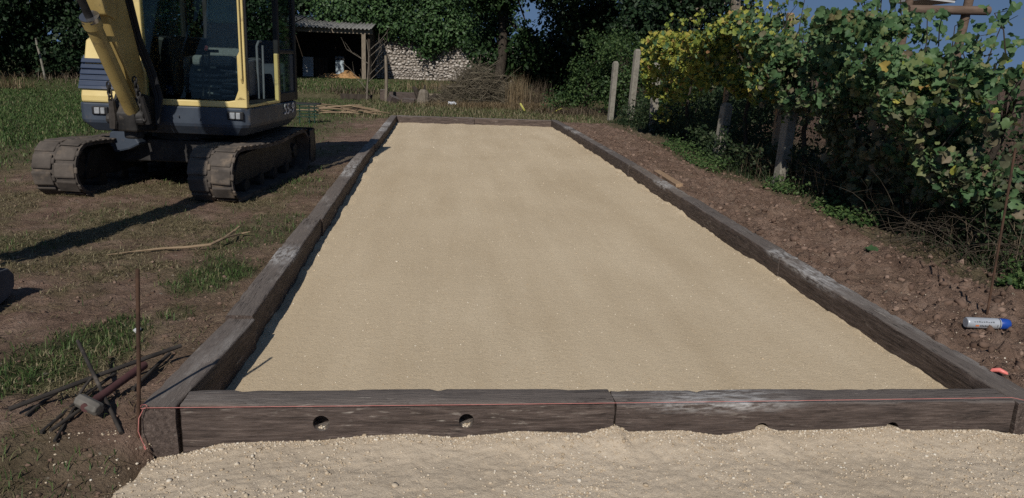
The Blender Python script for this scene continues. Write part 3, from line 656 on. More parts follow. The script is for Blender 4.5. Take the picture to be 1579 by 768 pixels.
sl = MB(); sl.prism([(YFc+.05, .923), (.42, .923), (.42, .955), (YFc+.05, .955)], XR-.06, XR, 'x')
sl.box((XR-.02, .40, 1.20), (.045, .060, .55)); sl.build('door_sill', 'yellow_paint', cab, bevel=.008)
dk = MB()
dk.box((XR-.03, .445, 1.73), (.06, .07, 1.60)); dk.box((XR-.03, 1.05, 1.73), (.06, .08, 1.60)); dk.box((XR-.03, .74, .98), (.055, .56, .11)); dk.box((XR-.03, .74, 1.50), (.05, .56, .05))
dk.box((XR-.03, .74, ZT-.05), (.055, .60, .10)); dk.box((XR-.03, -.1, ZT-.05), (.055, 1.0, .10))
dk.box((XL+.03, .445, 1.73), (.06, .07, 1.60)); dk.box((XL+.03, 1.05, 1.73), (.06, .08, 1.60)); dk.box((XL+.03, .24, 1.60), (.05, 1.6, .05)); dk.box((XL+.03, .24, 1.25), (.05, 1.6, .66))
dk.box(((XL+XR)/2, 1.07, 1.20), (XR-XL, .06, .55)); dk.box(((XL+XR)/2, 1.07, ZT-.05), (XR-XL, .06, .1))
dk.build('cab_shell', 'black_plastic', cab, bevel=.012)
rf = loft(MB(), [(XL-.02, YFc-.06), (XR+.03, YFc-.06), (XR+.03, 1.12), (XL-.02, 1.12)], [(ZT, 1, 0), (ZT+.07, 1, 0), (ZT+.11, .94, .01)]).build('roof', 'yellow_paint', cab, bevel=.03)
MB().box(((XL+XR)/2, YFc+.01, 1.73), (XR-XL-.12, .008, 1.46)).build('windscreen', 'glass', cab)
MB().box((XR-.03, .74, 2.0), (.006, .56, .94)).build('side_window', 'glass', cab)
MB().box((XR-.03, .74, 1.25), (.006, .56, .44)).build('side_window', 'glass', cab)
MB().box((XL+.03, .0, 2.0), (.006, 1.15, .74)).build('side_window', 'glass', cab)
MB().box(((XL+XR)/2, 1.07, 1.95), (XR-XL-.1, .006, .9)).build('rear_window', 'glass', cab)
MB().box(((XL+XR)/2, .25, .945), (XR-XL-.04, 1.55, .03)).build('cab_floor', 'black_plastic', cab)
# seat
seat = MB().box((.22, .42, 1.37), (.46, .46, .12)).build('seat', 'seat_cloth', cab, bevel=.04, seg=3)
MB().box((.22, .64, 1.66), (.44, .12, .56), Matrix.Rotation(RAD(-10), 3, 'X')).build('seat_back', 'seat_cloth', seat, bevel=.05, seg=3)
MB().box((.22, .66, 1.97), (.42, .15, .38), Matrix.Rotation(RAD(-10), 3, 'X')).build('seat_cover', 'plastic_wrap', seat, bevel=.07, seg=3)
MB().box((.22, .42, 1.14), (.40, .40, .28)).build('seat_base', 'black_plastic', seat, bevel=.03)
for k in range(4): MB().box((.22, .17, 1.04+.06*k), (.46, .03, .028)).build('slat', 'grey_plastic', seat, bevel=.005)
for xx in (-.10, .60):
    cs = MB().prism([(.05, 1.0), (.55, 1.0), (.55, 1.42), (.10, 1.40), (.05, 1.30)], xx-.07, xx+.07, 'x').build('console', 'grey_plastic', cab, bevel=.03, seg=3)
    bo = MB()
    for k in range(7): bo.tube([(xx, .14, 1.41+.022*k), (xx, .14, 1.428+.022*k)], [.055-.006*k, .047-.006*k], 14)
    bo.tube([(xx, .14, 1.55), (xx, .13, 1.63)], [.014, .018], 10)
    bo.build('joystick', 'black_plastic', cs, smooth=True)
MB().tube([(.24, -.12, 1.0), (.25, -.10, 1.40), (.25, -.09, 1.47)], .010, 8).tube([(.17, -.09, 1.475), (.30, -.09, 1.475)], .016, 8).build('travel_lever', 'black_plastic', cab)
MB().tube([(.31, -.12, 1.0), (.32, -.10, 1.40), (.32, -.09, 1.47)], .010, 8).tube([(.30, -.09, 1.48), (.42, -.09, 1.48)], .016, 8).build('travel_lever', 'black_plastic', cab)
MB().tube([(.33, -.2, 1.49), (.33, -.18, 1.53)], .016, 8).build('red_knob', 'pink_plastic', cab)
MB().tube([(.70, .30, .97), (.70, .30, 1.55), (.70, .36, 1.60), (.70, .44, 1.60)], .014, 8).tube([(.76, .30, .97), (.76, .32, 1.56)], .012, 8).build('grab_rail', 'grey_plastic', cab)
MB().box((-.06, -.28, 1.50), (.20, .16, .22), Matrix.Rotation(RAD(12), 3, 'Y')).box((-.05, -.25, 1.25), (.24, .2, .5)).build('side_console', 'black_plastic', cab, bevel=.04)
MB().box((.06, -.52, 1.075), (.075, .01, .09)).build('sticker', 'blue_paint', cab)
for k in range(9):
    x0 = random.uniform(.1, .6); MB().tube([(x0, -.05, 1.0+.035*k), (x0+random.uniform(.1, .28), .0, 1.0+.035*k+random.uniform(-.02, .02))], .012, 6).build('pedal_linkage', 'grey_plastic', cab)
# -- boom swing bracket
bk = MB(); bk.prism([(-.60, .66), (-1.02, .68), (-1.06, .86), (-.92, 1.06), (-.60, 1.0)], -.30, -.05, 'x'); bk.tube([(-.17, -.86, .60), (-.17, -.86, 1.05)], .09, 16); bk.tube([(-.36, -.98, .80), (.02, -.98, .80)], .055, 12)
bk.build('boom_bracket', 'dark_steel', ex, bevel=.02)
# boom plane: world x ~ -1.97 heading -Y ; in local coords the boom swings a little to +x
inv = Matrix.Rotation(RAD(7), 4, 'Z') @ Matrix.Translation((1.78, -5.87, .03))
def W2L(p): return inv @ Vector(p)
bsw = RAD(7)
def bp(y, z, x=0): return W2L((-1.965+x+.05*(y-5), y, z))
def slab(name, outline, x0, x1, mat, parent, bevel=.012):
    n = len(outline); V = [bp(y, z, x0) for y, z in outline]+[bp(y, z, x1) for y, z in outline]
    F = [tuple(range(n))[::-1], tuple(range(n, 2*n))]+[(i, (i+1) % n, n+(i+1) % n, n+i) for i in range(n)]
    return MB().add(V, F).build(name, mat, parent, bevel=bevel)
boom = slab('boom', [(5.13, .90), (4.98, .92), (4.86, 1.06), (4.47, 1.72), (3.95, 2.52), (3.45, 2.98), (2.05, 3.12), (1.72, 3.10), (1.66, 3.24), (2.0, 3.36), (3.60, 3.36), (4.25, 2.92), (4.80, 2.02), (5.16, 1.20)], -.135, .01, 'boom_paint', ex, .02)
slab('hinge_plate', [(4.60, 1.70), (4.40, 1.74), (4.32, 1.92), (4.50, 2.05), (4.62, 1.95)], -.15, .025, 'boom_paint', boom)
for k, (dx, r) in enumerate(((.03, .020), (.055, .018), (.01, .018), (.07, .016))):
    MB().tube([bp(5.10, .72, .10+dx*.4), bp(5.12, .98, .10+dx), bp(5.12, 1.22, .05+dx), bp(5.02, 1.55, -.02+dx), bp(4.84, 2.05, -.03+dx), bp(4.32, 2.92, -.03+dx), bp(3.65, 3.38, 0+dx*.6)], r, 8).build('hose', 'black_plastic', boom, smooth=True)
# boom cylinder in front of the boom
cyl = MB().tube([bp(4.93, .80, -.03), bp(4.23, 1.68, -.03)], .068, 20).tube([bp(4.27, 1.63, -.03), bp(4.21, 1.705, -.03)], .080, 20).tube([bp(4.93, .80, -.03), bp(4.90, .838, -.03)], .074, 20).build('boom_cylinder', 'boom_paint', ex, smooth=True)
MB().tube([bp(4.22, 1.69, -.03), bp(3.62, 2.46, -.03)], .035, 16).build('rod', 'dark_steel', cyl, smooth=True)
MB().tube([bp(4.23, 1.685, -.03), bp(4.205, 1.717, -.03)], .083, 20).build('collar', 'chrome', cyl, smooth=True)
MB().tube([bp(4.45, 1.52, .04), bp(4.64, 1.27, .05), bp(4.80, 1.05, .06)], .013, 8).box(bp(4.42, 1.53, .02), (.10, .06, .05)).build('feed_pipe', 'boom_paint', cyl, smooth=True)
MB().tube([bp(4.93, .80, -.14), bp(4.93, .80, .08)], .085, 18).build('pivot_pin', 'dark_steel', ex, smooth=True)
# sling chains hanging by the cylinder foot
def chain(p0, p1, name):
    root = None; n = 11; p0 = Vector(p0); p1 = Vector(p1)
    mb = MB()
    for i in range(n):
        c = p0.lerp(p1, i/(n-1)); rot = Matrix.Rotation(RAD(90*(i % 2)+random.uniform(-20, 20)), 3, 'Z'); pts = []
        for k in range(9):
            a = 2*math.pi*k/8; pts.append(c + rot @ Vector((.020*math.cos(a), 0, .034*math.sin(a))))
        mb.tube(pts, .0085, 6, cap=False)
    return mb.build(name, 'dark_steel', ex, smooth=True)
chain(bp(4.82, 1.10, -.20), bp(4.86, .74, -.19), 'chain'); chain(bp(4.72, 1.16, .09), bp(4.80, .80, .12), 'chain')
MB().tube([bp(4.84, .95, -.19), bp(4.87, .78, -.20), bp(4.87, .68, -.21)], [.03, .045, .035], 8).build('strap', 'rod_black', ex, smooth=True)
MB().tube([bp(4.76, 1.0, .12), bp(4.80, .86, .13), bp(4.84, .74, .14)], [.025, .036, .03], 8).build('strap', 'dark_steel', ex, smooth=True)
# arm, arm cylinder, bucket (mostly out of the frame; they throw the long shadow)
arm = slab('arm', [(2.05, 3.46), (1.62, 3.50), (1.40, 3.15), (1.28, 1.2), (1.30, .82), (1.42, .80), (1.62, 1.6), (1.86, 2.95)], -.15-.08, .13-.08, 'boom_paint', ex, .02)
MB().tube([bp(3.35, 3.50, 0), bp(2.55, 3.56, -.03)], .06, 16).tube([bp(2.55, 3.56, -.03), bp(1.92, 3.46, -.05)], .032, 12).build('arm_cylinder', 'boom_paint', arm, smooth=True)
MB().tube([bp(1.22, 3.0, -.14), bp(1.10, 2.05, -.14)], .055, 16).tube([bp(1.10, 2.05, -.14), bp(1.06, 1.25, -.14)], .03, 12).build('bucket_cylinder', 'boom_paint', arm, smooth=True)
xo = .16; bw = .50
prof = [(1.40, .23), (1.48, .20), (1.53, .15), (1.52, .08), (1.45, .03), (1.28, 0), (1.05, .01), (.92, .03)]
V = []; F = []
for t, dx in ((0, -bw), (1, bw)):
    for (y, z) in prof: V.append(bp(y, z, xo+dx))
n = len(prof); F = [(i, i+1, n+i+1, n+i) for i in range(n-1)]
bu = MB().add(V, F).build('bucket', 'bucket_steel', ex); md = bu.modifiers.new('thick', 'SOLIDIFY'); md.thickness = .025
for dx in (-bw, bw):
    slab('side_plate', prof[1:]+[(.96, .07), (1.12, .15), (1.30, .21)], xo+dx-.014, xo+dx+.014, 'bucket_steel', bu, .006)
slab('bucket_ear', [(1.22, .95), (1.36, .98), (1.47, .18), (1.36, .16), (1.24, .60)], -.28, -.25, 'bucket_steel', bu); slab('bucket_ear', [(1.22, .95), (1.36, .98), (1.47, .18), (1.36, .16), (1.24, .60)], -.03, 0, 'bucket_steel', bu)
# ================================================================== SMALL THINGS NEAR THE FRAME
def gz(x, y): return float(ground_z(np.array([float(x)]), np.array([float(y)]))[0])
def on_ground(px, py, lift=0.0, z0=0.0):
    p = gp(px, py, z0)
    for _ in range(4): p = gp(px, py, gz(p.x, p.y)+lift)
    return p
# marking stake at the front-left corner, string line
sb = Vector((-.172, -.150, -.22)); stp = at_y(212, 415, -.162)
tag(MB().tube([sb, sb.lerp(stp, .5)+Vector((.004, 0, 0)), stp], .0078, 10).build('iron_stake', 'rust', smooth=True), 'rusty iron stake standing at the front left corner of the frame', 'stake', 'iron marking stakes')
s0 = at_y(222, 629, -.163); s1 = at_y(1560, 613, -.154); s2 = Vector((3.83, -.16, TOP-.03))
sg = MB().tube([s0+Vector((0, .005, 0)), s0, s0.lerp(s1, .33)+Vector((0, 0, -.003)), s0.lerp(s1, .66)+Vector((0, 0, -.003)), s1, s2], .0012, 6)
sg.tube([s0+Vector((-.012*math.cos(a*1.2), -.014*math.sin(a*1.2), .002*a)) for a in range(7)], .0014, 6)
tl = [s0, at_y(214, 645, -.17), at_y(213, 665, -.18), at_y(219, 680, -.185), at_y(223, 688, -.19)]
sg.tube(tl, .0016, 6); sg.tube([tl[-1], tl[-1]+Vector((.004, -.002, -.014))], [.005, .003], 6)
tag(sg.build('string_line', 'pink_string', smooth=True), 'taut pink string line along the top edge of the front sleepers', 'string')
# stake on the right soil
q0 = on_ground(1522, 487, 0, .1); q1 = at_y(1566, 228, q0.y+.02)
tag(MB().tube([q0-Vector((0, 0, .1)), q0.lerp(q1, .5), q1], .0072, 10).build('iron_stake', 'rust', smooth=True), 'thin iron stake leaning behind the spray can on the right soil', 'stake', 'iron marking stakes')
# spray can
a = on_ground(1488, 501, .03, .1); b_ = on_ground(1556, 507, .03, .1); d = (b_-a); d.z = 0; d.normalize(); d = Vector((.985, -.17, 0)).normalized() if d.length == 0 else d
sc_ = thing('spray_can', 'grey spray paint can with a blue cap lying on the soil', 'spray can', a, math.atan2(d.y, d.x)); sc_.location.z = gz((a.x+b_.x)/2, (a.y+b_.y)/2)+.036
R_ = .0335; Lc = (b_-a).length*1.0; k = Lc/.27; R_ *= k
MB().tube([(0, 0, 0), (.004*k, 0, 0), (.012*k, 0, 0), (.195*k, 0, 0), (.204*k, 0, 0)], [R_*.86, R_*.97, R_, R_, R_*.93], 24).build('can_body', 'can_grey', sc_, smooth=True)
MB().tube([(.2035*k, 0, 0), (.207*k, 0, 0), (.245*k, 0, 0), (.262*k, 0, 0), (.270*k, 0, 0)], [R_*.93, R_*.99, R_*.98, R_*.84, R_*.5], 24).build('cap', 'can_blue', sc_, smooth=True)
def wrap(name, x0, x1, a0, a1, mat, par):
    V = []; F = []; n = 8
    for i in range(n+1):
        w = RAD(a0+(a1-a0)*i/n)
        for xx in (x0, x1): V.append((xx, -math.cos(w)*(R_+.0006), math.sin(w)*(R_+.0006)))
    F = [(2*i, 2*i+1, 2*i+3, 2*i+2) for i in range(n)]
    return MB().add(V, F).build(name, mat, par, smooth=True)
wrap('printed_stripe', .045*k, .066*k, -22, -4, 'can_orange', sc_)
for i in range(7): wrap('printed_mark', (.070+.010*i)*k, (.0775+.010*i)*k, -20, -8+3*(i % 2), 'black_plastic', sc_)
for i in range(9): wrap('printed_mark', (.035+.014*i)*k, (.045+.014*i)*k, 22, 32+3*(i % 3), 'grey_plastic', sc_)
wrap('printed_band', .192*k, .196*k, -80, 95, 'black_plastic', sc_)
wrap('printed_mark', .176*k, .180*k, -22, 4, 'black_plastic', sc_)
# pink reel scrap behind the corner
p = on_ground(1541, 573, .02, .09)
pk = MB(); pk.tube([p+Vector((-.035, .025, -.02)), p+Vector((-.02, .02, .0)), p+Vector((0, 0, .008)), p+Vector((.02, -.02, .0)), p+Vector((.035, -.03, -.02))], [.003, .010, .012, .009, .003], 12)
tag(pk.build('plastic_scrap', 'pink_plastic', smooth=True), 'small pink plastic piece half buried behind the front right corner', 'scrap')
# soil clods thrown up beside it
# loose plank on the right soil
a = on_ground(1013, 268, .02, .09); b_ = on_ground(1047, 288, .02, .09); c = (a+b_)/2; dd = b_-a
pl = MB().box((0, 0, 0), (dd.length*1.02, .085, .045)).build('loose_plank', 'fresh_plank', bevel=.004); pl.location = (c.x, c.y, gz(c.x, c.y)+.035); pl.rotation_euler = (RAD(6), 0, math.atan2(dd.y, dd.x))
tag(pl, 'short pale brown plank lying on the soil beside the right sleepers', 'plank')
# long bare stick on the left
pts = [on_ground(x, y, l) for x, y, l in ((166, 393, .012), (205, 388, .02), (250, 383, .03), (290, 381, .035), (325, 377, .045), (346, 367, .06), (360, 357, .07), (369, 349, .08))]
st = thing('fallen_branch', 'long curved bare branch lying on the grass left of the court', 'branch', (0, 0, 0))
MB().tube(pts, [.004, .006, .008, .0095, .011, .011, .010, .007], 8).build('stem', 'stick', st, smooth=True)
MB().tube([pts[5]+Vector((0, 0, 0)), on_ground(372, 360, .05), on_ground(386, 357, .04)], [.008, .006, .003], 6).build('side_twig', 'stick', st, smooth=True)
# heap of iron rods and the sledgehammer
rods = [((14, 631), (279, 533), .05, .09, .016, 'longest dark iron rod sloping across the heap by the front left corner'),
        ((120, 526), (187, 668), .16, .01, .013, 'iron rod lying crosswise over the heap of rods'),
        ((63, 667), (176, 577), .02, .04, .012, 'thin pale tipped rod pointing to the camera in the heap'),
        ((78, 664), (190, 588), .035, .05, .012, 'thin dark rod lying beside the sledgehammer head'),
        ((84, 680), (140, 600), .012, .02, .010, 'shortest dark rod at the low end of the heap'),
        ((40, 640), (88, 605), .015, .03, .011, 'dark rod stub lying left of the sledgehammer'),
        ((120, 612), (140, 584), .03, .07, .010, 'bent rod stub sticking up behind the sledgehammer head'),
        ((205, 600), (262, 545), .02, .02, .014, 'dark rod end on the soil right of the heap')]
for (a, b_, la, lb, r, lab) in rods:
    A, B = on_ground(*a, la), on_ground(*b_, lb); mid = A.lerp(B, .5)+Vector((0, 0, .004))
    mid.z = max(mid.z, gz(mid.x, mid.y)+r+.004)
    tag(MB().tube([A, mid, B], r*.62, 9).build('iron_rod', 'rod_black', smooth=True), lab, 'rod', 'heap of iron rods')
A = on_ground(146, 618, .06); B = on_ground(222, 563, .07)
hm = thing('sledgehammer', 'sledgehammer with a steel head and dark red handle on the rod heap', 'hammer', A)
MB().tube([Vector((0, 0, 0))-(B-A)*.18, (B-A)*.4, (B-A)], [.019, .017, .020], 10).build('handle', 'hammer_red', hm, smooth=True)
hd_ = (on_ground(156, 628, .06)-on_ground(122, 611, .06)); hl_ = hd_.length; q = hd_.normalized().to_track_quat('X', 'Z').to_matrix()
hv = MB(); oc = [(math.cos(RAD(22.5+45*k))*.036, math.sin(RAD(22.5+45*k))*.036) for k in range(8)]
hv.tube([q @ Vector((x, 0, 0)) for x in (-hl_*.48, -hl_*.42, hl_*.42, hl_*.48)], [.022, .029, .029, .022], 8)
ho = hv.build('hammer_head', 'hammer_head', hm, bevel=.003); ho.location = -(B-A)*.10
# a fallen leaf and pale stones on the soil
p = on_ground(1344, 386, .02, .08)
lf = link('fallen_leaf', mesh_np('fallen_leaf', VINE_V, VINE_F, 'vine_green_single')); lf.location = p; lf.scale = (.10, .10, .10); lf.rotation_euler = (.5, -.3, .8)
tag(lf, 'single green vine leaf fallen on the bare soil', 'leaf')
p = on_ground(213, 508, .01)
tag(pebbles('white_stone', np.array([[p.x, p.y, p.z]]), np.array([.045]), 'pale_board'), 'white stone lying behind the stake on the left soil', 'stone')
# soil clods and crumbs (uncountable)
n = 6500; y = -.2+14*rng.random(n)**2.0; vx = veg_x(y)+.25; x = 3.80+rng.random(n)*np.clip(vx-3.80, .2, 3)
s = .007+.050*rng.random(n)**6+.003*np.clip(y,0,20)**.5
P = np.stack([x, y, ground_z(x, y)+s*.02], 1)
tag(pebbles('soil_clods', P, s, 'clod', flat=.75, jitter=.48), 'brown soil clods scattered over the dug strip right of the court', 'soil', kind='stuff')
n = 3000; y = -1.0+8*rng.random(n)**1.6; x = -.2-rng.random(n)**1.2*2.8; s = .007+.024*rng.random(n)**5
tag(pebbles('soil_crumbs', np.stack([x, y, ground_z(x, y)+s*.03], 1), s, 'clod', flat=.75, jitter=.48), 'brown soil crumbs on the trampled ground left of the court', 'soil', kind='stuff')
n = 420; y = -.1+9*rng.random(n)**2.2; x = 3.84+rng.random(n)**1.5*.7; s = .004+.008*rng.random(n)**2
tag(pebbles('lime_crumbs', np.stack([x, y, ground_z(x, y)+s*.3], 1), s, 'pebble'), 'white limestone crumbs spilled on the soil along the right sleepers', 'gravel', kind='stuff')

# ================================================================== BACKGROUND THINGS
TZ = .25
# --- open shed
SY = 34.0
sh = thing('open_shed', 'open timber shed with a corrugated roof behind the excavator', 'shed', (-2.6, SY, TZ))
for k, xx in enumerate((-.0, -3.2, -6.4)):
    MB().box((xx, 0, 1.02), (.19, .19, 2.1)).build('post', 'old_wood', sh, bevel=.012)
MB().box((-3.1, -.02, 2.15), (7.0, .16, .20)).build('beam', 'old_wood', sh, bevel=.01)
MB().box((-3.2, 4.9, 1.4), (6.9, .12, 2.8)).build('back_wall', 'shed_dark', sh)
MB().box((.22, 2.5, 1.15), (.10, 4.7, 2.3)).build('side_wall', 'shed_dark', sh)
MB().box((-6.8, 2.5, 1.15), (.10, 4.7, 2.3)).build('side_wall', 'shed_dark', sh)
def corr(x0, x1):
    nx = 49; V = []; F = []
    for j, (yy, zz) in enumerate(((-.35, 2.27), (2.4, 2.62), (5.1, 2.96))):
        for i in range(nx):
            xx = x0+(x1-x0)*i/(nx-1); V.append((xx, yy, zz+.035*math.cos(2*math.pi*(xx)/.177)))
    for j in range(2):
        for i in range(nx-1): a_ = j*nx+i; F.append((a_, a_+1, a_+nx+1, a_+nx))
    o = MB().add(V, F).build('roof_sheet', 'roof_cement', sh, smooth=True); md = o.modifiers.new('t', 'SOLIDIFY'); md.thickness = .012
for k in range(8): corr(.42-.93*(k+1)+.0, .42-.93*k-.03)
# things in the shed
def in_shed(px, y): p = at_y(px, 100, y); return p.x
bx_ = in_shed(524.5, 35.6)
bn = thing('plastic_bin', 'pale blue upright bin with a dark lid standing in the shed', 'bin', (bx_, 35.6, TZ))
MB().prism([(-.20, -.20), (.20, -.20), (.20, .20), (-.20, .20)], 0, .84, 'z').build('bin_body', 'bin_blue', bn, bevel=.04)
MB().box((0, 0, .875), (.50, .48, .065)).build('lid', 'black_plastic', bn, bevel=.02)
MB().box((0, -.02, .96), (.40, .38, .10)).build('lid_top', 'grey_plastic', bn, bevel=.02)
bd = MB().box((0, 0, .47), (.50, .05, .92), Matrix.Rotation(RAD(-6), 3, 'X')).build('leaning_board', 'pale_board', bevel=.006); bd.location = (in_shed(475, 35.8), 35.8, TZ)
tag(bd, 'pale grey board leaning upright in the shed beside the excavator', 'board')
bd = thing('plank_stack', 'brown planks leaning upright in the dark of the shed', 'planks', (in_shed(497, 36.4), 36.4, TZ))
for k in range(4): MB().box((-.3+.16*k, .03*k, .45), (.14, .03, .9), Matrix.Rotation(RAD(-9), 3, 'X')).build('plank', 'shed_dark', bd)
xs_ = np.linspace(in_shed(484, 35.5), in_shed(557, 35.5), 60); ys_ = np.linspace(34.4, 36.6, 40)
tag(grid_mesh('wood_chip_pile', xs_, ys_, lambda X, Y: TZ-.06+.42*np.clip(1-((X-xs_.mean())/1.15)**2, 0, 1)*np.clip(1-((Y-35.7)/1.05)**2, 0, 1)*(.75+.7*fbm(X*1.7+1, Y*1.4, 3))+.05*fbm(X*7, Y*7, 3), 'wood_chips'), 'low heap of orange wood chips on the shed floor', 'wood chips')
# --- rubble wall
WX0, WX1, WY = at_y(572, 100, 37).x, at_y(800, 100, 37).x, 37.0
wl = thing('stone_wall', 'old rubble stone wall under the ivy behind the brush pile', 'wall', (0, 0, 0))
def wtop(x): return TZ+2.15-.05*(x-WX0)
V = []; xs_ = np.linspace(WX0, WX1, 50)
MB().prism([(WX0, 0.0)]+[(WX1, 0.0)]+[(x, wtop(x)-.02+.05*math.sin(x*7)) for x in xs_[::-1]], WY, WY+.45, 'y').build('mortar_core', 'mortar', wl)
P = []; S = []
z = TZ-.05
while z < TZ+2.15:
    x = WX0
    hgt = random.uniform(.07, .15)
    while x < WX1:
        w_ = random.uniform(.08, .24)
        if z < wtop(x)-.03: P.append((x+w_/2, WY-.005, z+random.uniform(-.035, .035))); S.append((w_*.98, .12, hgt*1.02))
        x += w_+.012
    z += hgt+.008
P = np.array(P); S = np.array(S); S *= rng.uniform(.65, 1.1, S.shape)
CUBE_V = np.array([(x*.5, y*.5, z*.5) for x in (-.86, .86) for y in (-1, .7) for z in (-.86, .86)]); CUBE_V[:, 0] *= np.where(CUBE_V[:, 1] < 0, .88, 1.1); CUBE_V[:, 2] *= np.where(CUBE_V[:, 1] < 0, .85, 1.1)
CUBE_F = np.array([(0, 1, 3, 2), (4, 6, 7, 5), (0, 4, 5, 1), (2, 3, 7, 6), (0, 2, 6, 4), (1, 5, 7, 3)])
Rm = rot_facing(np.stack([.18*rng.normal(size=len(P)), .06*rng.normal(size=len(P)), np.ones(len(P))], 1), np.full(len(P), math.pi/2)+.1*rng.normal(size=len(P)))
Rm = np.repeat(np.eye(3)[None], len(P), 0)+.16*rng.normal(size=(len(P), 3, 3))
tag(scatter('rubble_stones', CUBE_V, CUBE_F, P, Rm, S, 'rubble', parent=wl), kind='stuff')
# --- low retaining edge of the back terrace, blocks, stump
def plank_between(name, a, b_, h, w, mat, zc):
    a = Vector(a); b_ = Vector(b_); d = b_-a; o = MB().box((0, 0, 0), (d.length, w, h)).build(name, mat, bevel=.008)
    o.location = ((a.x+b_.x)/2, (a.y+b_.y)/2, zc); o.rotation_euler = (0, 0, math.atan2(d.y, d.x)); return o
a = gp(598, 171, 0); b_ = gp(662, 171, 0); RY = 22.4
xa_, xb_ = at_y(600, 160, RY).x, at_y(688, 160, RY).x
tag(plank_between('edging_board', (xa_, RY, 0), ((xa_+xb_)/2-.02, RY, 0), .32, .10, 'sleeper', .13), 'old edging board holding the back terrace, left of the stump', 'board')
tag(plank_between('edging_board', ((xa_+xb_)/2+.02, RY+.03, 0), (xb_+.25, RY+.1, 0), .30, .10, 'old_wood', .12), 'old edging board holding the back terrace, behind the stump', 'board')
tag(plank_between('edging_board', (at_y(525, 160, RY).x, RY+.1, 0), (at_y(574, 160, RY).x, RY-.05, 0), .20, .08, 'shed_dark', .08), 'short edging board by the stick pile at the terrace foot', 'board')
for k, (px, py, y, sx, sz, rz, lab) in enumerate(((592, 168, 21.9, .24, .40, .1, 'dark squared block standing upright at the terrace foot'), (606, 172, 21.2, .28, .24, .5, 'dark squared block tilted beside the upright block'), (630, 172, 21.3, .38, .16, -.1, 'dark flat block lying right of the tilted block'))):
    o = MB().box((0, 0, 0), (sx, .26, sz)).build('timber_block', 'sleeper', bevel=.012); x = at_y(px, py, y).x; o.location = (x, y, gz(x, y)+sz*.45); o.rotation_euler = ((0, .3, 0)[k], (0, .35, .05)[k], rz)
    tag(o, lab, 'block', 'offcut timber blocks')
x = at_y(652, 165, 21.4).x
stp_ = thing('tree_stump', 'weathered split stump in front of the terrace edge', 'stump', (x, 21.4, 0))
MB().tube([(0, 0, -.05), (0, 0, .15), (.02, 0, .34), (.03, .02, .42)], [.23, .19, .17, .12], 9).build('trunk', 'pale_bark', stp_)
MB().tube([(-.12, 0, .2), (-.22, -.02, .42), (-.30, 0, .52)], [.10, .08, .04], 7).tube([(.12, 0, .1), (.3, -.03, .22), (.40, -.05, .24)], [.10, .06, .03], 7).tube([(.03, 0, .3), (.06, .0, .58)], [.07, .03], 6).build('root', 'bark', stp_)
x = at_y(675, 165, 21.6).x
tag(MB().tube([(x-.15, 21.6, .30), (x+.22, 21.5, .02)], [.05, .06], 8).build('log', 'bark', smooth=True), 'short dark log leaning down right of the stump', 'log')
# litter, strap
x = at_y(697, 167, 20.3).x
lt_ = grid_mesh('paper_litter', np.linspace(x-.12, x+.13, 8), np.linspace(20.2, 20.35, 6), lambda X, Y: gz(x, 20.3)+.06+.07*vnoise(X*13, Y*17)+.3*(Y-20.2), 'white_litter', smooth=False); lt_.modifiers.new('t', 'SOLIDIFY').thickness = .01
tag(lt_, 'crumpled white paper litter on the grass beyond the court', 'litter')
p = on_ground(808, 171, .02)
tag(MB().tube([at_y(802, 161, p.y)+Vector((0, 0, .03)), at_y(805, 164, p.y), at_y(809, 171, p.y)], .025, 5).build('yellow_strap', 'yellow_strap', smooth=True), 'bent yellow strap standing in the dry grass behind the court', 'strap')
A = on_ground(852, 174, .04); B = on_ground(892, 171, .05)
tag(MB().tube([A, A.lerp(B, .3)+Vector((0, .0, .10)), B], .022, 6).build('yellow_stick', 'yellow_strap', smooth=True), 'pale yellow stick lying on the soil past the far right corner', 'stick')
# stick pile
sp_ = thing('stick_pile', 'heap of long dry sticks on the grass beside the far left sleepers', 'sticks', (0, 0, 0))
c = on_ground(528, 176)
for k in range(22):
    a_ = random.gauss(0, .45); L = random.uniform(.5, 1.5); o = Vector((random.gauss(0, .35), random.gauss(0, .25), random.uniform(.02, .20))); d = Vector((math.cos(a_), math.sin(a_)*.8, random.gauss(0, .07)))*L*.5
    MB().tube([c+o-d, c+o+Vector((0, 0, .03)), c+o+d], [.012, .02, .01], 6).build('stick', 'stick', sp_)
# green metal rack seen past the excavator
gx, gy = at_y(473, 150, 13.5).x, 13.5
GRS = .72
gr_ = thing('metal_rack', 'dark green slatted metal rack standing behind the excavator', 'rack', (gx, gy, gz(gx, gy)))
for k in range(5): MB().box((.06*(k % 2), 0, .20+.085*k), (.55, .05, .028)).build('slat', 'green_metal', gr_)
gr_.scale = (GRS, GRS, GRS)
for sx in (-.22, .05, .20): MB().box((sx, .03, .27), (.03, .03, .56)).build('upright', 'green_metal', gr_)
MB().box((0, .2, .57), (.72, .40, .03)).build('top_shelf', 'dark_steel', gr_)
# fence posts and wires at the back
xp = at_y(595, 150, 21.6).x
wp = MB().tube([(xp, 21.6, -.1), (xp+.02, 21.6, .7), (xp, 21.6, 1.42)], [.055, .05, .045], 9).build('fence_post', 'old_wood', smooth=True); tag(wp, 'lone round wooden fence post at the foot of the back terrace', 'post')
xw = at_y(65, 110, 24).x
tag(MB().tube([(xw+.1, 24, 0), (xw, 24, .9), (xw-.1, 24, 1.55)], .035, 8).build('fence_post', 'concrete', smooth=True), 'thin grey post leaning in front of the left hedge', 'post')
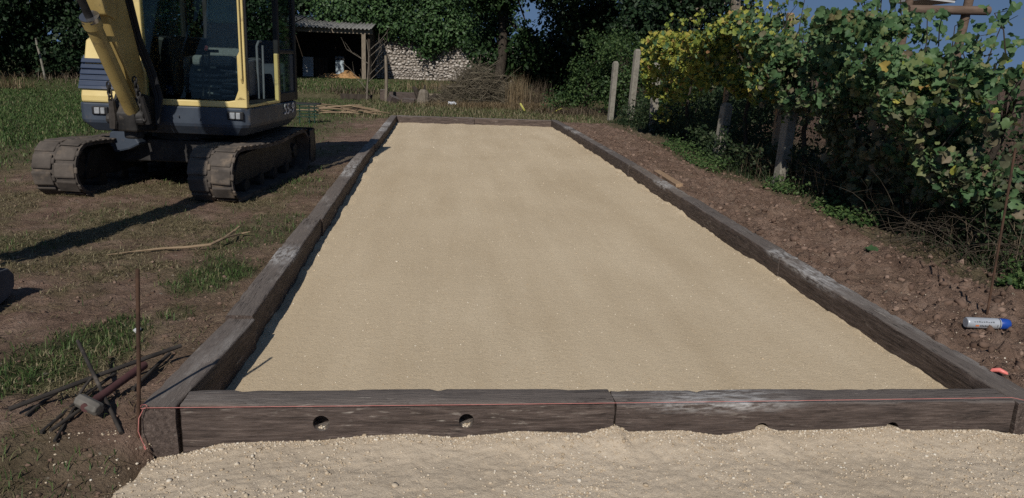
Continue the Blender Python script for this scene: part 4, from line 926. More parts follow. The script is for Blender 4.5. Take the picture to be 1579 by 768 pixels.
# bare sapling
xs0 = at_y(578, 150, 22.0).x
sa = thing('bare_sapling', 'thin leafless sapling in front of the shed post', 'tree', (xs0-.25, 22.0, gz(xs0, 22)))
def twigs(mb, p, d, L, r, depth):
    n = 4; pts = [p]
    for i in range(n): d = (d+Vector((random.gauss(0, .10), random.gauss(0, .08), random.gauss(0, .06)+.03))).normalized(); pts.append(pts[-1]+d*L/n)
    mb.tube(pts, [r*(1-.7*i/n) for i in range(n+1)], 5)
    if depth:
        for i in range(1, n+1):
            if random.random() < .85:
                a_ = random.random()*6.28; dd = (d+Vector((math.cos(a_), math.sin(a_)*.5, .35))*.8).normalized(); twigs(mb, pts[i], dd, L*.5, r*.5, depth-1)
tm = MB(); twigs(tm, Vector((0, 0, 0)), Vector((.06, 0, 1)), 1.9, .035, 0); tm.build('trunk', 'pale_bark', sa)
bmq = MB()
for k in range(7): twigs(bmq, Vector((.05*k*.3, 0, .35+.2*k)), Vector((random.choice((-1, 1))*.8, random.uniform(-.3, .3), .7)).normalized(), .8, .012, 1)
bmq.build('branches', 'pale_bark', sa)
# brush pile, reeds
c = Vector((at_y(738, 150, 21.5).x, 21.6, 0))
bp_ = thing('brush_pile', 'tangled pile of dead branches beyond the far end of the court', 'brush pile', c)
mbp = MB()
for k in range(1000):
    u_, v_ = random.gauss(.1, .72), random.gauss(0, .45); h = 1.15*math.exp(-(u_/1.0)**2-(v_/.8)**2)*random.random()**.6
    a_ = random.random()*6.28; L = random.uniform(.3, 1.0)*(1.6 if random.random() < .12 else 1); d = Vector((math.cos(a_), math.sin(a_)*.8, random.gauss(.15, .45)))*L*.5; o = Vector((u_, v_, h+.08)); kk = Vector((random.gauss(0, .07), random.gauss(0, .07), random.gauss(0, .05)))
    r = random.choice((.005, .006, .008, .012)); pts = [o-d, o+kk, o+d]
    for p_ in pts: p_.z = max(p_.z, .01)
    mbp.tube(pts, [r, r*.85, r*.5], 4, cap=False)
    if random.random() < .6: mbp.tube([o+kk, o+kk+Vector((random.gauss(0, .2), random.gauss(0, .2), random.gauss(.05, .15)))], [r*.7, r*.3], 4, cap=False)
tag(mbp.build('twigs', 'dead_twig', bp_), kind='stuff')
for k in range(6):
    o = Vector((random.gauss(0, .4), -.35+random.gauss(0, .2), .45+.1*k)); d = Vector((1, .1*k-.2, random.uniform(-.1, .45)))*.65
    mbq = MB().tube([o-d, o+Vector((0, 0, .05)), o+d], [.022, .02, .01], 6).build('branch', 'dead_twig', bp_)
# log frame top right
pl0 = at_y(1397, 13, 9.0); pl1 = at_y(1521, 15, 9.0)
pf_ = thing('pergola', 'brown round log pergola rising above the vines against the sky', 'pergola', (pl1.x-.38, 9.0, 0))
ox = pf_.location.x
MB().tube([(pl0.x-ox, -.06, pl0.z-.02), (pl1.x-ox, -.06, pl1.z-.02)], .070, 14).build('rail', 'brown_log', pf_, smooth=True)
MB().tube([(pl0.x-ox+.25, .9, pl0.z+.20), (pl1.x-ox+.05, .9, pl1.z+.26)], .062, 14).build('rail', 'brown_log', pf_, smooth=True)
MB().tube([(-.10, .02, -.1), (.0, .02, 1.4), (.09, .02, 2.9)], .068, 14).build('upright', 'brown_log', pf_, smooth=True)
MB().tube([(-.85, .25, -.1), (-.8, .2, 2.75)], .06, 14).build('upright', 'brown_log', pf_, smooth=True)
MB().box((-.45, .4, 2.62), (.5, .9, .03), Matrix.Rotation(RAD(4), 3, 'Y')).build('top_board', 'pale_board', pf_)
# ================================================================== VEGETATION
def crown(blobs, leaf, csig=.22, per=26, up=.35):
    """blobs: (centre, radii, n_leaves) -> positions, normals"""
    PP = []; NN = []
    for (c, r, n) in blobs:
        k = max(3, n//per); d = rng.normal(size=(k, 3)); d /= np.linalg.norm(d, axis=1)[:, None]
        rad = rng.random(k)**.28; C = np.array(c)+d*rad[:, None]*np.array(r)
        i = rng.integers(0, k, n); off = rng.normal(0, csig, (n, 3))*np.array([1, 1, .75]); P = C[i]+off
        nn = d[i]*.8+rng.normal(0, .75, (n, 3))+np.array([0, -.1, up]); PP.append(P); NN.append(nn)
    return np.concatenate(PP), np.concatenate(NN)
def make_tree(name, label, cat, base, trunk, blobs, mat, size, group=None, bark='bark', limbs=6, per=26, csig=.22, part='crown', lshape=(QUAD_V, QUAD_F)):
    """base world xyz; trunk = (height, radius, lean x); blobs relative to base"""
    t = thing(name, label, cat, base, 0, group)
    H, R, ln = trunk; k = 7
    if H > 0:
        pts = [(ln*(i/k)**1.3+.05*math.sin(i*1.9+base[0]), .06*math.sin(i*1.3+base[1]), -.15+(H+.15)*i/k) for i in range(k+1)]
        mb = MB().tube(pts, [R*(1.25 if i == 0 else 1-.55*i/k) for i in range(k+1)], 12)
        for j in range(limbs):
            c, r, n = blobs[j % len(blobs)]; i0 = random.randint(max(2, k//2), k); p0 = Vector(pts[i0]); p1 = Vector(c)+Vector((random.gauss(0, r[0]*.35), random.gauss(0, r[1]*.35), random.gauss(0, r[2]*.3)))
            m_ = p0.lerp(p1, .5)+Vector((random.gauss(0, .15), random.gauss(0, .15), .18)); rr = R*.32
            mb.tube([p0, p0.lerp(m_, .6), m_, p1], [rr, rr*.75, rr*.55, rr*.15], 7)
        mb.build('trunk', bark, t, smooth=True)
    P, NN = crown(blobs, size, csig, per)
    P[:, 2] = np.maximum(P[:, 2], .03)
    S = size*rng.uniform(.65, 1.35, len(P))
    tag(scatter(part, lshape[0], lshape[1], P, rot_facing(NN, rng.random(len(P))*6.28), S, mat, parent=t), kind='stuff')
    return t
def B(px, y, py=120): p = at_y(px, py, y); return (p.x, y, 0.0)
# -- trees along the back
x0 = B(958, 24)
make_tree('ash_tree', 'large dark tree with a thick trunk behind the middle concrete posts', 'tree', x0, (6.5, .30, .1),
    [((-2.6, -1.0, 4.4), (1.7, 1.8, 1.3), 4200), ((0, -1.6, 5.0), (2.0, 1.8, 1.6), 4200), ((2.4, -1.2, 4.6), (1.8, 1.8, 1.4), 3600), ((-1.2, .8, 3.0), (1.5, 1.0, .8), 2600), ((1.4, .9, 3.2), (1.5, 1.0, .8), 2600), ((0, 0, 7.2), (3.2, 2.8, 1.8), 4500), ((0.2, 2.2, 2.2), (2.2, .8, 1.6), 3500)],
    'leaf_dark', .17, 'trees along the back', limbs=14)
x0 = B(1127, 20)
make_tree('ash_tree', 'grey trunked tree rising behind the yellow vine', 'tree', x0, (6.0, .22, -.1),
    [((-1.4, .6, 3.9), (1.6, 1.4, 1.2), 3800), ((.0, -.2, 5.4), (2.0, 1.8, 1.5), 3400), ((-2.4, 0, 2.6), (1.2, .9, .8), 2200), ((.1, 1.2, 2.9), (.9, .9, 1.0), 1800), ((-.4, 1.5, 1.4), (2.0, .7, 1.2), 3000)],
    'leaf_dark', .15, 'trees along the back', bark='pale_bark', limbs=10)
x0 = B(770, 27)
make_tree('ash_tree', 'dark leafy tree between the ivy and the sky gap', 'tree', x0, (5.5, .22, .2),
    [((-.6, -.5, 3.9), (1.3, 1.4, .9), 3000), ((.6, -1.2, 5.2), (2.2, 1.8, 1.3), 4200), ((1.8, -.8, 4.4), (1.2, 1.2, .8), 2000), ((-1.2, .4, 5.0), (1.6, 1.4, 1.6), 2600), ((-.3, .6, 1.7), (.9, .7, 1.5), 2600), ((1.1, 1.2, 1.3), (1.2, .8, 1.0), 2400), ((.9, -1.2, 2.2), (.42, .4, .5), 520), ((1.15, -1.2, 1.55), (.3, .3, .3), 260)],
    'leaf_tree', .17, 'trees along the back', limbs=10)
x0 = B(872, 27.5)
make_tree('elder_bush', 'dark dense bush filling the hollow under the back trees', 'bush', x0, (2.2, .09, 0),
    [((0, 0, 1.2), (1.3, .9, 1.4), 5200), ((-1.2, .4, 1.0), (.9, .8, 1.2), 2600), ((1.5, .2, 1.3), (1.2, .8, 1.5), 4200), ((.9, 1.2, 2.4), (1.6, .6, .9), 1500)],
    'leaf_dark', .16, None, limbs=5)
x0 = B(905, 19.2)
make_tree('hedge_bush', 'bright green leafy bush left of the first concrete post', 'bush', (x0[0], x0[1], 0), (1.2, .04, 0),
    [((-.15, 0, .65), (.5, .5, .55), 1300), ((.45, .2, 1.55), (.5, .5, .35), 800), ((-.05, .2, 1.25), (.4, .4, .3), 600), ((.6, 0, .9), (.45, .4, .5), 800), ((-.65, .1, .35), (.5, .4, .30), 700), ((.1, .1, 2.0), (.35, .3, .25), 350), ((.8, .2, 2.1), (.5, .4, .3), 600)],
    'leaf_hedge', .080, 'bushes behind the concrete posts', limbs=4, csig=.15, per=20)
x0 = B(985, 18.2)
make_tree('hedge_bush', 'bright green leafy bush behind the second and third concrete posts', 'bush', (x0[0], x0[1], 0), (1.3, .04, 0),
    [((-.2, .2, 1.0), (.5, .4, .5), 1300), ((.55, .2, .75), (.45, .4, .6), 1200), ((-.6, .3, 1.75), (.5, .4, .3), 700), ((.3, .5, 1.8), (.5, .4, .35), 800), ((.9, .3, 1.35), (.35, .3, .3), 400), ((-.5, .3, .5), (.4, .3, .4), 700)],
    'leaf_hedge', .080, 'bushes behind the concrete posts', limbs=4, csig=.15, per=20)
x0 = B(1085, 17)
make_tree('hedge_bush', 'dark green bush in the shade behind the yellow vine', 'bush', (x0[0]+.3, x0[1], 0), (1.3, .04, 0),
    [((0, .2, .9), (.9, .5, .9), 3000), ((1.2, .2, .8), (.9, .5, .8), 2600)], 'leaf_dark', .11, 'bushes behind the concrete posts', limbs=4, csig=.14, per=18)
# -- ivy over the wall
iv = [((at_y(583, 40, 37.6).x, 37.6, at_y(583, 40, 37.6).z), (.6, .4, .8), 900)]
for px, py, r, n in ((520, 20, 1.2, 2300), (556, 14, 1.3, 2600), (600, 25, 1.25, 3000), (640, 30, 1.35, 3400), (680, 28, 1.25, 3200), (715, 40, 1.1, 2600), (735, 56, .6, 900), (690, 58, .62, 1100), (668, 70, .50, 700), (655, 82, .28, 200), (720, 66, .42, 500), (600, 42, .6, 900), (640, 48, .65, 1100), (662, 66, .45, 500), (640, -25, 2.0, 3600), (560, -25, 1.9, 3000), (720, -20, 1.7, 2800), (770, 10, 1.2, 1600)):
    p = at_y(px, py, 36.9); iv.append(((p.x, p.y, p.z), (r, .75, r*.85), int(n*1.1)))
make_tree('ivy_mass', 'thick bright green ivy hanging over the rubble wall', 'ivy', (0, 0, 0), (0, 0, 0), iv, 'leaf_ivy', .17, None, per=22, csig=.20, part='foliage')
# -- trees behind the shed, and the left hedge
x0 = B(470, 42)
make_tree('dark_conifer', 'dark tree standing behind the corrugated shed roof', 'tree', x0, (7, .25, 0),
    [((-1, -.5, 4.4), (1.8, 1.4, 1.5), 3600), ((1.2, -.4, 5.0), (2.0, 1.4, 2.0), 3600), ((-3.2, 0, 4.6), (2.0, 1.4, 2.2), 3600), ((-5.8, 0, 4.2), (2.0, 1.4, 2.4), 3600)], 'leaf_dark', .20, 'trees along the back', limbs=6)
spec = [(-40, 24, 'tall dark hedge tree at the left edge of the picture', 'leaf_dark'), (40, 26, 'second hedge tree from the left edge, behind the lawn', 'leaf_tree'), (115, 25.5, 'hedge tree directly left of the excavator boom', 'leaf_dark'),
        (200, 29, 'hedge tree behind the excavator boom', 'leaf_tree'), (290, 30, 'hedge tree seen through the left half of the cab', 'leaf_dark'), (380, 31, 'hedge tree behind the right half of the cab', 'leaf_dark')]
for k, (px, y, lab, mt) in enumerate(spec):
    x0 = B(px, y)
    make_tree('hedge_tree', lab, 'tree', x0, (5, .16, .2), [((-.3, -.6, 1.55), (1.35, .8, 1.1), 2500), ((.6, -.3, 3.0), (1.5, 1.0, 1.2), 3300), ((-.7, -.4, 4.2), (1.6, 1.2, 1.4), 3200), ((.3, -1.0, 5.6), (2.0, 1.6, 1.5), 2600), ((.2, .9, 1.6), (1.5, .5, 1.7), 2200)], mt, .15, 'hedge trees on the left', limbs=6)
for px, y, lab in ((20, 22.4, 'straw coloured dry clump at the left edge of the lawn'), (84, 23.5, 'brown dry weeds in front of the left hedge')):
    pass
# -- dry clumps and reeds
def clump(name, label, cat, c, n, sx, sy, h, mat, lean=.25, w=.008, hs=.4):
    P = np.stack([c[0]+rng.normal(0, sx, n), c[1]+rng.normal(0, sy, n), np.zeros(n)], 1); P[:, 2] = ground_z(P[:, 0], P[:, 1])-.01
    H = h*(1-hs*rng.random(n)); return tag(blades(name, P, H, np.full(n, w), mat, lean, bend=.25), label, cat, kind='stuff')
c = B(6, 22.5); clump('dry_weeds', 'straw coloured dry weeds at the left edge by the hedge', 'weeds', c, 170, .3, .3, .65, 'reed', .6, .009, .8)
c = B(95, 24.0); clump('dry_weeds', 'brown dry weeds under the left hedge trees', 'weeds', c, 380, 1.1, .35, .38, 'bramble', .9, .009, .9)
c = B(800, 20.6); clump('dry_reeds', 'tall straw coloured reeds right of the brush pile', 'reeds', c, 520, .17, .25, 1.30, 'reed', .22, .005, .75)
c = B(824, 21.0); clump('dry_reeds', 'thin brown reeds beside the dark hollow', 'reeds', c, 420, .30, .3, 1.1, 'bramble', .3, .005, .8)
c = B(755, 20.3); clump('dry_grass_tufts', 'flattened straw coloured grass in front of the brush pile', 'grass', c, 3600, .95, .35, .26, 'reed', 1.1, .006, .8)
c = B(850, 20.0); clump('dry_grass_tufts', 'brown dry grass in front of the dark hollow', 'grass', c, 2600, .65, .55, .30, 'reed', 1.1, .006, .8)
c = B(880, 18.6); clump('dry_grass_tufts', 'brown dry stems at the foot of the bright bush', 'grass', c, 1200, .45, .4, .32, 'bramble', .9, .006, .8)
c = B(700, 24.8); clump('dry_weeds', 'dry pale weeds between the brush pile and the wall', 'weeds', c, 900, .9, .5, .6, 'reed', .6, .006, .8)
c = B(545, 23.4); clump('dry_weeds', 'brown weeds on the terrace edge by the sapling', 'weeds', c, 350, .5, .2, .35, 'bramble', .8, .008, .8)
# -- lawn and trampled grass
def sample_grass(n, x0, x1, y0, y1, fn, ypow=1.0):
    x = rng.uniform(x0, x1, n); y = y0+(y1-y0)*rng.random(n)**ypow; g = fn(x, y); k = rng.random(n) < g
    x, y = x[k], y[k]; return np.stack([x, y, ground_z(x, y)-.004], 1)
def gfn(x, y): return np.where((x > -.17) & (x < 3.8) & (y < 15.2), 0, green_cover(x, y)**1.4)
def tfn(x, y): return np.where((x > -.19) & (x < 3.8) & (y < 15.2), 0, np.clip(thatch_cover(x, y)*.8-.15, 0, 1))
P = sample_grass(60000, -3.2, -.17, -1.0, 5.5, gfn, 1.5); n = len(P)
tag(blades('green_grass', P, rng.uniform(.018, .062, n), rng.uniform(.0016, .0032, n), 'grass_green', .6), 'green grass patches on the trampled ground left of the court', 'grass', kind='stuff')
P = sample_grass(150000, -3.8, -.18, -1.0, 9, lambda x, y: np.clip(tfn(x, y)*(.4+1.2*(fbm(x*6, y*6, 3) > .05)), 0, 1), 1.6); n = len(P)
tag(blades('dry_grass', P, rng.uniform(.010, .042, n), rng.uniform(.0014, .0034, n), 'grass_dry', 1.7, bend=.8), 'short dry grass litter on the trampled ground left of the court', 'grass', kind='stuff')
P = sample_grass(60000, -9, -.3, 5.5, 22.5, lambda x, y: np.clip(gfn(x, y)+.15*tfn(x, y), 0, 1), 1.2); n = len(P)
tag(blades('lawn_grass', P, rng.uniform(.03, .08, n), rng.uniform(.004, .008, n), 'grass_green', .6), 'mown lawn grass behind the excavator', 'grass', kind='stuff')
P = sample_grass(42000, -17, -5, 8, 25, gfn, 1.0); n = len(P)
tag(blades('lawn_grass', P, rng.uniform(.04, .09, n), rng.uniform(.007, .013, n), 'grass_green', .6), 'mown lawn grass at the left edge of the picture', 'grass', kind='stuff')
P = sample_grass(15000, -1.5, 5.2, 15.4, 22.5, lambda x, y: .8+0*x); n = len(P)
tag(blades('rough_grass', P, rng.uniform(.04, .14, n), rng.uniform(.004, .008, n), 'grass_dry', .8), 'rough half dry grass beyond the far end of the court', 'grass', kind='stuff')
P = sample_grass(8000, -1.5, 5.0, 15.4, 22.5, lambda x, y: .8+0*x); n = len(P)
tag(blades('rough_grass', P, rng.uniform(.04, .12, n), rng.uniform(.004, .008, n), 'grass_green', .8), 'green blades mixed in the rough grass past the court', 'grass', kind='stuff')
P = sample_grass(26000, -8, 3.5, 23.2, 34.3, lambda x, y: .8+0*x); n = len(P)
tag(blades('terrace_grass', P, rng.uniform(.05, .16, n)*(1-.45*sstep(26, 31, P[:, 1])), rng.uniform(.008, .014, n), 'grass_green', .6), 'long grass on the back terrace in front of the shed', 'grass', kind='stuff')
P = sample_grass(9000, -8, 4.5, 23.2, 33, lambda x, y: .8+0*x); n = len(P)
tag(blades('terrace_grass', P, rng.uniform(.06, .20, n)*(1-.4*sstep(26, 31, P[:, 1])), rng.uniform(.006, .010, n), 'grass_dry', .6), 'dry straw stems among the back terrace grass', 'grass', kind='stuff')

n = 5200; y = -1.1+7.5*rng.random(n)**1.7; x = -.18-rng.random(n)*2.9; a = rng.random(n)*6.28; L = rng.uniform(.02, .085, n); k_ = vnoise(x*3+1, y*3)+.5*vnoise(x*10, y*10) > .62; x, y, a, L = x[k_], y[k_], a[k_], L[k_]; n = len(x)
c_, s_ = np.cos(a)*L, np.sin(a)*L; w = .0016
bx0, by0 = x-c_/2, y-s_/2; bx1, by1 = x+c_/2, y+s_/2; px_, py_ = -np.sin(a)*w, np.cos(a)*w
z0 = np.maximum.reduce([ground_z(bx0, by0), ground_z(x, y), ground_z(bx1, by1)])+.003; z1 = z0+rng.uniform(-.004, .012, n)
V = np.stack([np.stack([bx0-px_, by0-py_, z0], 1), np.stack([bx0+px_, by0+py_, z0], 1), np.stack([bx1+px_, by1+py_, z1], 1), np.stack([bx1-px_, by1-py_, z1], 1)], 1).reshape(-1, 3)
tag(link('straw_litter', mesh_np('straw_litter', V, np.arange(4*n).reshape(-1, 4), 'reed', rng.random(n))), 'loose straw and dry roots strewn over the left soil', 'straw', kind='stuff')
# -- concrete fence posts on the right
FX = 5.46
def fpost(px, py_top, label, w, mat='concrete', lean=0, X=5.46, h=None):
    p = at_x(px, 200, X); t_ = at_x(px, py_top, X); H = t_.z if h is None else h
    o = MB(); o.prism([(-w/2, -w/2), (w/2, -w/2), (w/2, w/2), (-w/2, w/2)], -.1, H-.05, 'z')
    loft(o, [(-w/2, -w/2), (w/2, -w/2), (w/2, w/2), (-w/2, w/2)], [(H-.0505, 1, 0), (H, .55, 0)])
    q = o.build('concrete_post', mat, bevel=.012); q.location = (X, p.y, gz(X, p.y)-.02); q.rotation_euler = (RAD(lean*.4), RAD(lean), RAD(12))
    return tag(q, label, 'post', 'concrete posts along the vine row')
fpost(940, 92, 'leftmost concrete fence post, partly behind the bright bush', .13, lean=1.5)
fpost(970, 80, 'tall clear concrete fence post second from the left', .13, lean=2)
fpost(1007, 100, 'concrete fence post half covered by the yellow vine', .14, lean=-1)
fpost(1112, 165, 'concrete fence post under the yellow vine, fourth from the left', .14, lean=3, X=5.25)
fpost(1212, 160, 'pale concrete fence post with dark stains, rightmost of the row', .13, lean=1.5, X=5.24)
for px, py, lab in ((1132, 26, 'orange brown wooden stake poking out above the yellow vine'), (1218, 26, 'wooden stake top poking out left of the sky')):
    t_ = at_x(px, py, FX+.25); o = MB().box((0, 0, t_.z/2), (.075, .075, t_.z+.02)).build('vine_stake', 'fresh_plank', bevel=.005); o.location = (t_.x, t_.y, gz(t_.x, t_.y)-.02)
    tag(o, lab, 'stake')
# -- hexagonal wire netting behind the vines
def netting(name, label, y0, y1, z0, z1, X, cell=.055):
    V = []; F = []; mb_v = []; r = .0016
    dy = cell; dz = cell*1.5/math.sqrt(3)*1.0
    segs = set()
    ny = int((y1-y0)/dy); nz = int((z1-z0)/(dz))
    a = cell/math.sqrt(3)
    S = []
    for j in range(nz):
        for i in range(ny):
            cy = y0+i*dy+(j % 2)*dy/2; cz = z0+j*a*1.5
            pts = [(cy+a*math.sin(math.pi/3*k), cz+a*math.cos(math.pi/3*k)) for k in range(6)]
            for k in (0, 1, 2): S.append((pts[k], pts[k+1]))
    S = np.array(S); n = len(S); A = np.stack([np.full(n, X), S[:, 0, 0], S[:, 0, 1]], 1); Bq = np.stack([np.full(n, X), S[:, 1, 0], S[:, 1, 1]], 1)
    d = Bq-A; d /= np.linalg.norm(d, axis=1)[:, None]; u_ = np.cross(d, [1.0, 0, 0]); w_ = np.array([1.0, 0, 0])
    ring = lambda Pq: np.stack([Pq+r*(math.cos(t)*u_+math.sin(t)*w_) for t in (0, 2.094, 4.189)], 1)
    V = np.concatenate([ring(A), ring(Bq)], 1).reshape(-1, 3)
    F = np.array([(0, 1, 4, 3), (1, 2, 5, 4), (2, 0, 3, 5)])[None]+(np.arange(n)*6)[:, None, None]
    return tag(link(name, mesh_np(name, V, F.reshape(-1, 4), 'wire')), label, 'netting')
netting('wire_netting', 'rusty hexagonal wire netting behind the near vines', 1.6, 9.2, .25, 1.42, FX+.62)
# -- grape vines
top_px = [(1005, 88), (1025, 62), (1060, 45), (1100, 50), (1130, 40), (1165, 12), (1200, 14), (1235, 55), (1268, 92), (1290, 60), (1318, 10), (1380, 12), (1420, 45), (1450, 85), (1485, 95), (1525, 75), (1579, 50), (1640, 40)]
bot_px = [(1005, 150), (1025, 195), (1060, 160), (1110, 125), (1150, 165), (1200, 160), (1250, 205), (1300, 290), (1345, 335), (1385, 345), (1420, 320), (1480, 330), (1530, 320), (1579, 340), (1640, 350)]
VX = 5.30
T_ = [at_x(px, py, VX) for px, py in top_px]; Bt = [at_x(px, py, VX) for px, py in bot_px]
ty = np.array([p.y for p in T_])[::-1]; tz = np.array([p.z for p in T_])[::-1]; by = np.array([p.y for p in Bt])[::-1]; bz = np.array([p.z for p in Bt])[::-1]
def yb(px): return at_x(px, 150, VX).y
def vine_points(n, ya, yb_, thin=1.0, low=0.0):
    out = []
    while len(out) < n:
        m_ = n*3; y = rng.uniform(ya, yb_, m_); zt = np.interp(y, ty, tz)-.06; zb = np.interp(y, by, bz)
        u_ = rng.random(m_)**.75; z = zb+(zt-zb)*u_
        th = .16+.26*u_
        side = rng.random(m_); x = VX-.22*u_+.08+np.where(side < .62, -th*(.5+.5*rng.random(m_)), th*(rng.random(m_)*1.7-.5))+.30*fbm(y*1.5+2, z*1.7, 3)
        x = x+.3*np.clip(u_-.8, 0, 1)*5*rng.random(m_)
        dens = vnoise(y*2.3+3, z*3.0+1)*.6+vnoise(y*6+8, z*6)*.4
        keep = rng.random(m_) < np.clip((dens-.40)*5, .015, 1)*(.38+.62*u_**1.0)
        for (gy, gz_, r_) in GAPS:
            keep &= ((y-gy)**2/(r_*1.3)**2+((z-gz_)/r_)**2 > 1) | (rng.random(m_) < .04)
        out += list(zip(x[keep], y[keep], z[keep]))
    P = np.array(out[:n]); return P
GAPS = []
for px, py, r_ in ((1272, 122, .24), (1545, 118, .20), (1250, 140, .12), (1560, 150, .18), (1525, 140, .15)):
    q = at_x(px, py, VX+.1); GAPS.append((q.y, q.z, r_))
LEAF = {k: mesh_np('leaf', VINE_V, VINE_F, k+'_single', None, False) for k in ('vine_green', 'vine_yellow', 'vine_dull')}
def vine(label, ya, yb_, n, mats, n_single, trunk_y):
    t = thing('grape_vine', label, 'vine', (VX+.15, trunk_y, gz(VX, trunk_y)), 0, 'grape vines along the right fence'); o = np.array(t.location)
    mb = MB(); zt = float(np.interp(trunk_y, ty, tz)); random.seed(int(trunk_y*100))
    pts = [(0, 0, -.05), (.04, .05, .35), (-.03, .02, .7), (.02, -.03, zt*.55)]
    mb.tube(pts, [.04, .032, .03, .026], 8)
    for k in range(9):
        yy = random.uniform(ya, yb_); zz = float(np.interp(yy, ty, tz))*random.uniform(.6, 1.0); p0 = Vector(pts[-1]); p1 = Vector((random.uniform(-.35, .1), yy-trunk_y, zz)); mm = p0.lerp(p1, .5)+Vector((random.uniform(-.2, .1), 0, .12))
        p2 = p1+Vector((random.uniform(-.25, 0), random.uniform(-.3, .3), -random.uniform(.1, .6)))
        mb.tube([p0, mm, p1, p2], [.014, .011, .008, .003], 6)
    ex_ = []
    for k in range(8):
        yy = random.uniform(ya, yb_); zz = float(np.interp(yy, ty, tz)); p0 = Vector((random.uniform(-.35, .15), yy-trunk_y, zz-.25)); h = random.uniform(.25, .55); dv = Vector((random.uniform(-.3, .3), random.uniform(-.3, .3), 1)).normalized()
        ps = [p0, p0+dv*h*.5, p0+dv*h*.85+Vector((random.uniform(-.08, .08), random.uniform(-.1, .1), 0)), p0+dv*h+Vector((random.uniform(-.15, .15), random.uniform(-.15, .15), -.02))]
        mb.tube(ps, [.006, .005, .004, .002], 5)
        for q in range(9):
            a_ = random.random()**.8*3; i_ = min(2, int(a_)); pp_ = ps[i_].lerp(ps[i_+1], a_-i_); ex_.append((pp_.x+VX+.15+random.gauss(0, .05), pp_.y+trunk_y+random.gauss(0, .05), pp_.z+gz(VX, trunk_y)+random.gauss(0, .03)))
    mb.build('cane', 'bark', t, smooth=True)
    P = np.concatenate([vine_points(n-len(ex_), ya, yb_), np.array(ex_)]); c = rng.random(n)
    nrm = np.stack([-.45+rng.normal(0, .75, n), -.45+rng.normal(0, .75, n), .40+rng.normal(0, .65, n)], 1); R_m = rot_facing(nrm, rng.normal(0, .8, n)-math.pi/2); S = .034+.062*rng.random(n)**1.3+.02*(rng.random(n) < .12)
    kind = np.zeros(n, int); acc = 0
    for j, (mname, frac, fn) in enumerate(mats): pass
    f = np.array([fr for _, fr, _ in mats]); w = np.stack([fr*fn(P[:, 1], P[:, 2]) for _, fr, fn in mats], 1); w /= w.sum(1)[:, None]; cs = np.cumsum(w, 1); kind = (c[:, None] > cs).sum(1).clip(0, len(mats)-1)
    # the leaves that show largest (front of the curtain) become leaf objects
    order = np.argsort(P[:, 0]-S*6); single = np.zeros(n, bool); single[order[:n_single]] = True
    for j, (mname, _, _) in enumerate(mats):
        sel = (kind == j) & ~single
        if sel.any(): tag(scatter('foliage', VINE_V, VINE_F, P[sel]-o, R_m[sel], S[sel], mname, parent=t), kind='stuff')
    for i in np.nonzero(single)[0]:
        l = bpy.data.objects.new('leaf', LEAF[mats[kind[i]][0]]); COL.objects.link(l); l.parent = t
        M_ = Matrix(R_m[i].tolist()).to_4x4(); l.matrix_local = Matrix.Translation(Vector((P[i]-o).tolist())) @ M_ @ Matrix.Scale(float(S[i])*1.1, 4)
    return t
one = lambda y, z: np.ones_like(y)
hi = lambda y, z: np.clip((z-.9)*2, .05, 1); lo_ = lambda y, z: np.clip((1.5-z)*1.6, .05, 1)
vine('yellowing grape vine at the far end of the row', yb(1105), yb(1024), 3300, [('vine_yellow', .85, one), ('vine_green', .15, one)], 40, yb(1050))
vine('grape vine turning from yellow to green, around the wooden stake', yb(1178), yb(1100), 3600, [('vine_yellow', 1.3, lambda y, z: np.clip((y-yb(1200))/(yb(1095)-yb(1200)), .15, 1)), ('vine_green', .4, hi), ('vine_dull', .12, lo_)], 45, yb(1140))
vine('green grape vine in front of the rightmost concrete post', yb(1265), yb(1172), 3500, [('vine_green', .62, hi), ('vine_dull', .40, lo_), ('vine_yellow', .35, lambda y, z: np.clip((y-yb(1235))/(yb(1172)-yb(1235)), .03, 1))], 55, yb(1232))
vine('tall grape vine below the log pergola, reaching the top edge', yb(1440), yb(1285), 5200, [('vine_green', .65, hi), ('vine_dull', .42, lo_)], 85, yb(1360))
vine('near grape vine at the right edge of the picture', yb(1640), yb(1432), 4300, [('vine_green', .62, one), ('vine_dull', .45, lo_), ('vine_yellow', .015, one)], 75, yb(1520))
# -- undergrowth below the vines, with their shade painted into its colour
def band(n, y0, y1, dx0, dx1, ypow=1.0):
    y = y0+(y1-y0)*rng.random(n)**ypow; x = veg_x(y)+dx0+(dx1-dx0)*rng.random(n)
    return np.stack([x, y, ground_z(x, y)-.01], 1)
P = band(15000, 1.2, 16, .22, 1.8, 1.2); n = len(P); P[:, 0] += .0
tag(blades('undergrowth', P, rng.uniform(.08, .60, n)*np.clip((P[:, 0]-veg_x(P[:, 1]))*1.1, .15, 1)*np.clip(.3+1.5*vnoise(P[:, 1]*1.7, P[:, 0]*1.7), .3, 1), rng.uniform(.003, .007, n), 'grass_shade', .55), 'long grass under the vine row, painted dark for vine shade', 'grass', kind='stuff')
P = band(2600, 1.2, 7, .3, 1.5, 1.0); n = len(P)
tag(blades('dead_stems', P, rng.uniform(.2, .7, n), rng.uniform(.002, .004, n), 'bramble', .8), 'brown dead stems tangled under the vine row', 'stems', kind='stuff')
n = 8500; y = 1.0+10*rng.random(n)**2.0; x = veg_x(y)+.02+np.abs(rng.normal(0, .22, n)); h = rng.random(n)*.16*np.clip((x-veg_x(y))*4, .2, 1)
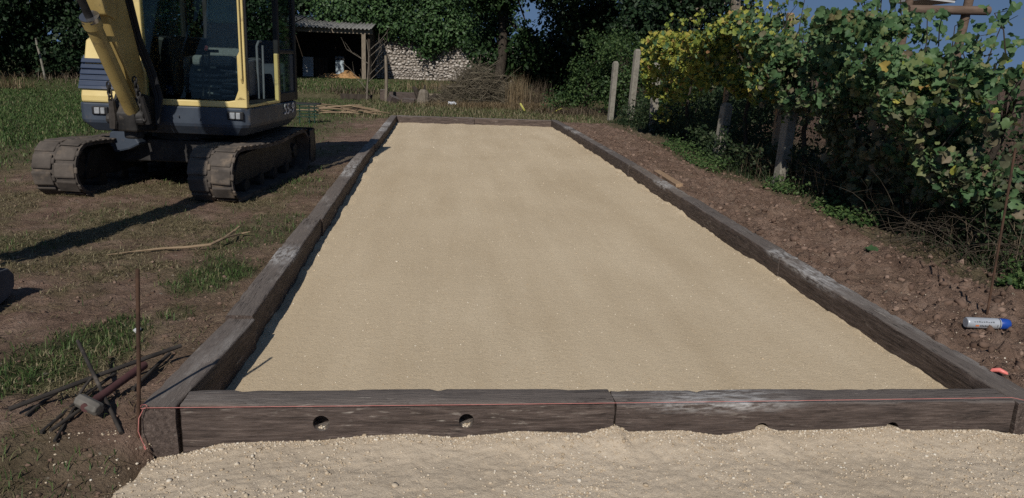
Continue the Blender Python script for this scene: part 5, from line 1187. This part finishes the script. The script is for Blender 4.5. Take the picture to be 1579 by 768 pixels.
P = np.stack([x, y, ground_z(x, y)+.015+h], 1); keep = vnoise(y*1.6+2, x*1.6) > .38; P = P[keep]; n = len(P)
tag(scatter('ground_weeds', QUAD_V, QUAD_F, P, rot_facing(np.stack([rng.normal(-.2, .5, n), rng.normal(-.3, .5, n), np.ones(n)], 1), rng.random(n)*6.28), rng.uniform(.022, .055, n), 'leaf_bush'), 'low bright leafed weeds along the edge of the vine row', 'weeds', kind='stuff')
n = 52000; y = 1.3+14*rng.random(n)**1.15; x = veg_x(y)+.35+rng.random(n)*1.3; z = ground_z(x, y)+rng.random(n)**1.2*np.clip((x-veg_x(y))*1.1, .15, 1.0)
P = np.stack([x, y, z], 1); keep = vnoise(y*2.4+7, z*3)+.4*vnoise(x*5, y*5) > .50; P = P[keep]; n = len(P)
tag(scatter('bramble_leaves', QUAD_V, QUAD_F, P, rot_facing(rng.normal(0, .7, (n, 3))+np.array([-.4, -.4, .6]), rng.random(n)*6.28), rng.uniform(.03, .075, n), 'grass_shade'), 'bramble and nettle leaves painted in shade tones, filling the space under the vines', 'brambles', kind='stuff')
bq = MB()
for k in range(110):
    y = random.uniform(1.8, 3.5); x = float(veg_x(y))+random.uniform(.05, .8); p = Vector((x, y, gz(x, y)+.02)); a_ = random.uniform(2.2, 5.2); L = random.uniform(.3, .7)
    d = Vector((math.cos(a_)*.7, math.sin(a_)*.7, random.uniform(.5, 1.3))).normalized(); pts = [p]
    for q in range(6): d = (d+Vector((random.gauss(0, .22), random.gauss(0, .22), -.20+random.gauss(0, .12)))).normalized(); pts.append(pts[-1]+d*L*.22)
    for p_ in pts: p_.z = max(p_.z, gz(p_.x, p_.y)+.01)
    bq.tube(pts, [.0026, .0024, .0022, .002, .0017, .0013, .0008], 4, cap=False)
    for q in (2, 3, 4):
        if random.random() < .6: bq.tube([pts[q], pts[q]+Vector((random.gauss(0, .09), random.gauss(0, .09), random.gauss(.02, .06)))], [.0014, .0007], 4, cap=False)
tag(bq.build('bramble_stems', 'bark_twig'), 'arching dead bramble stems at the foot of the near vine', 'stems', kind='stuff')
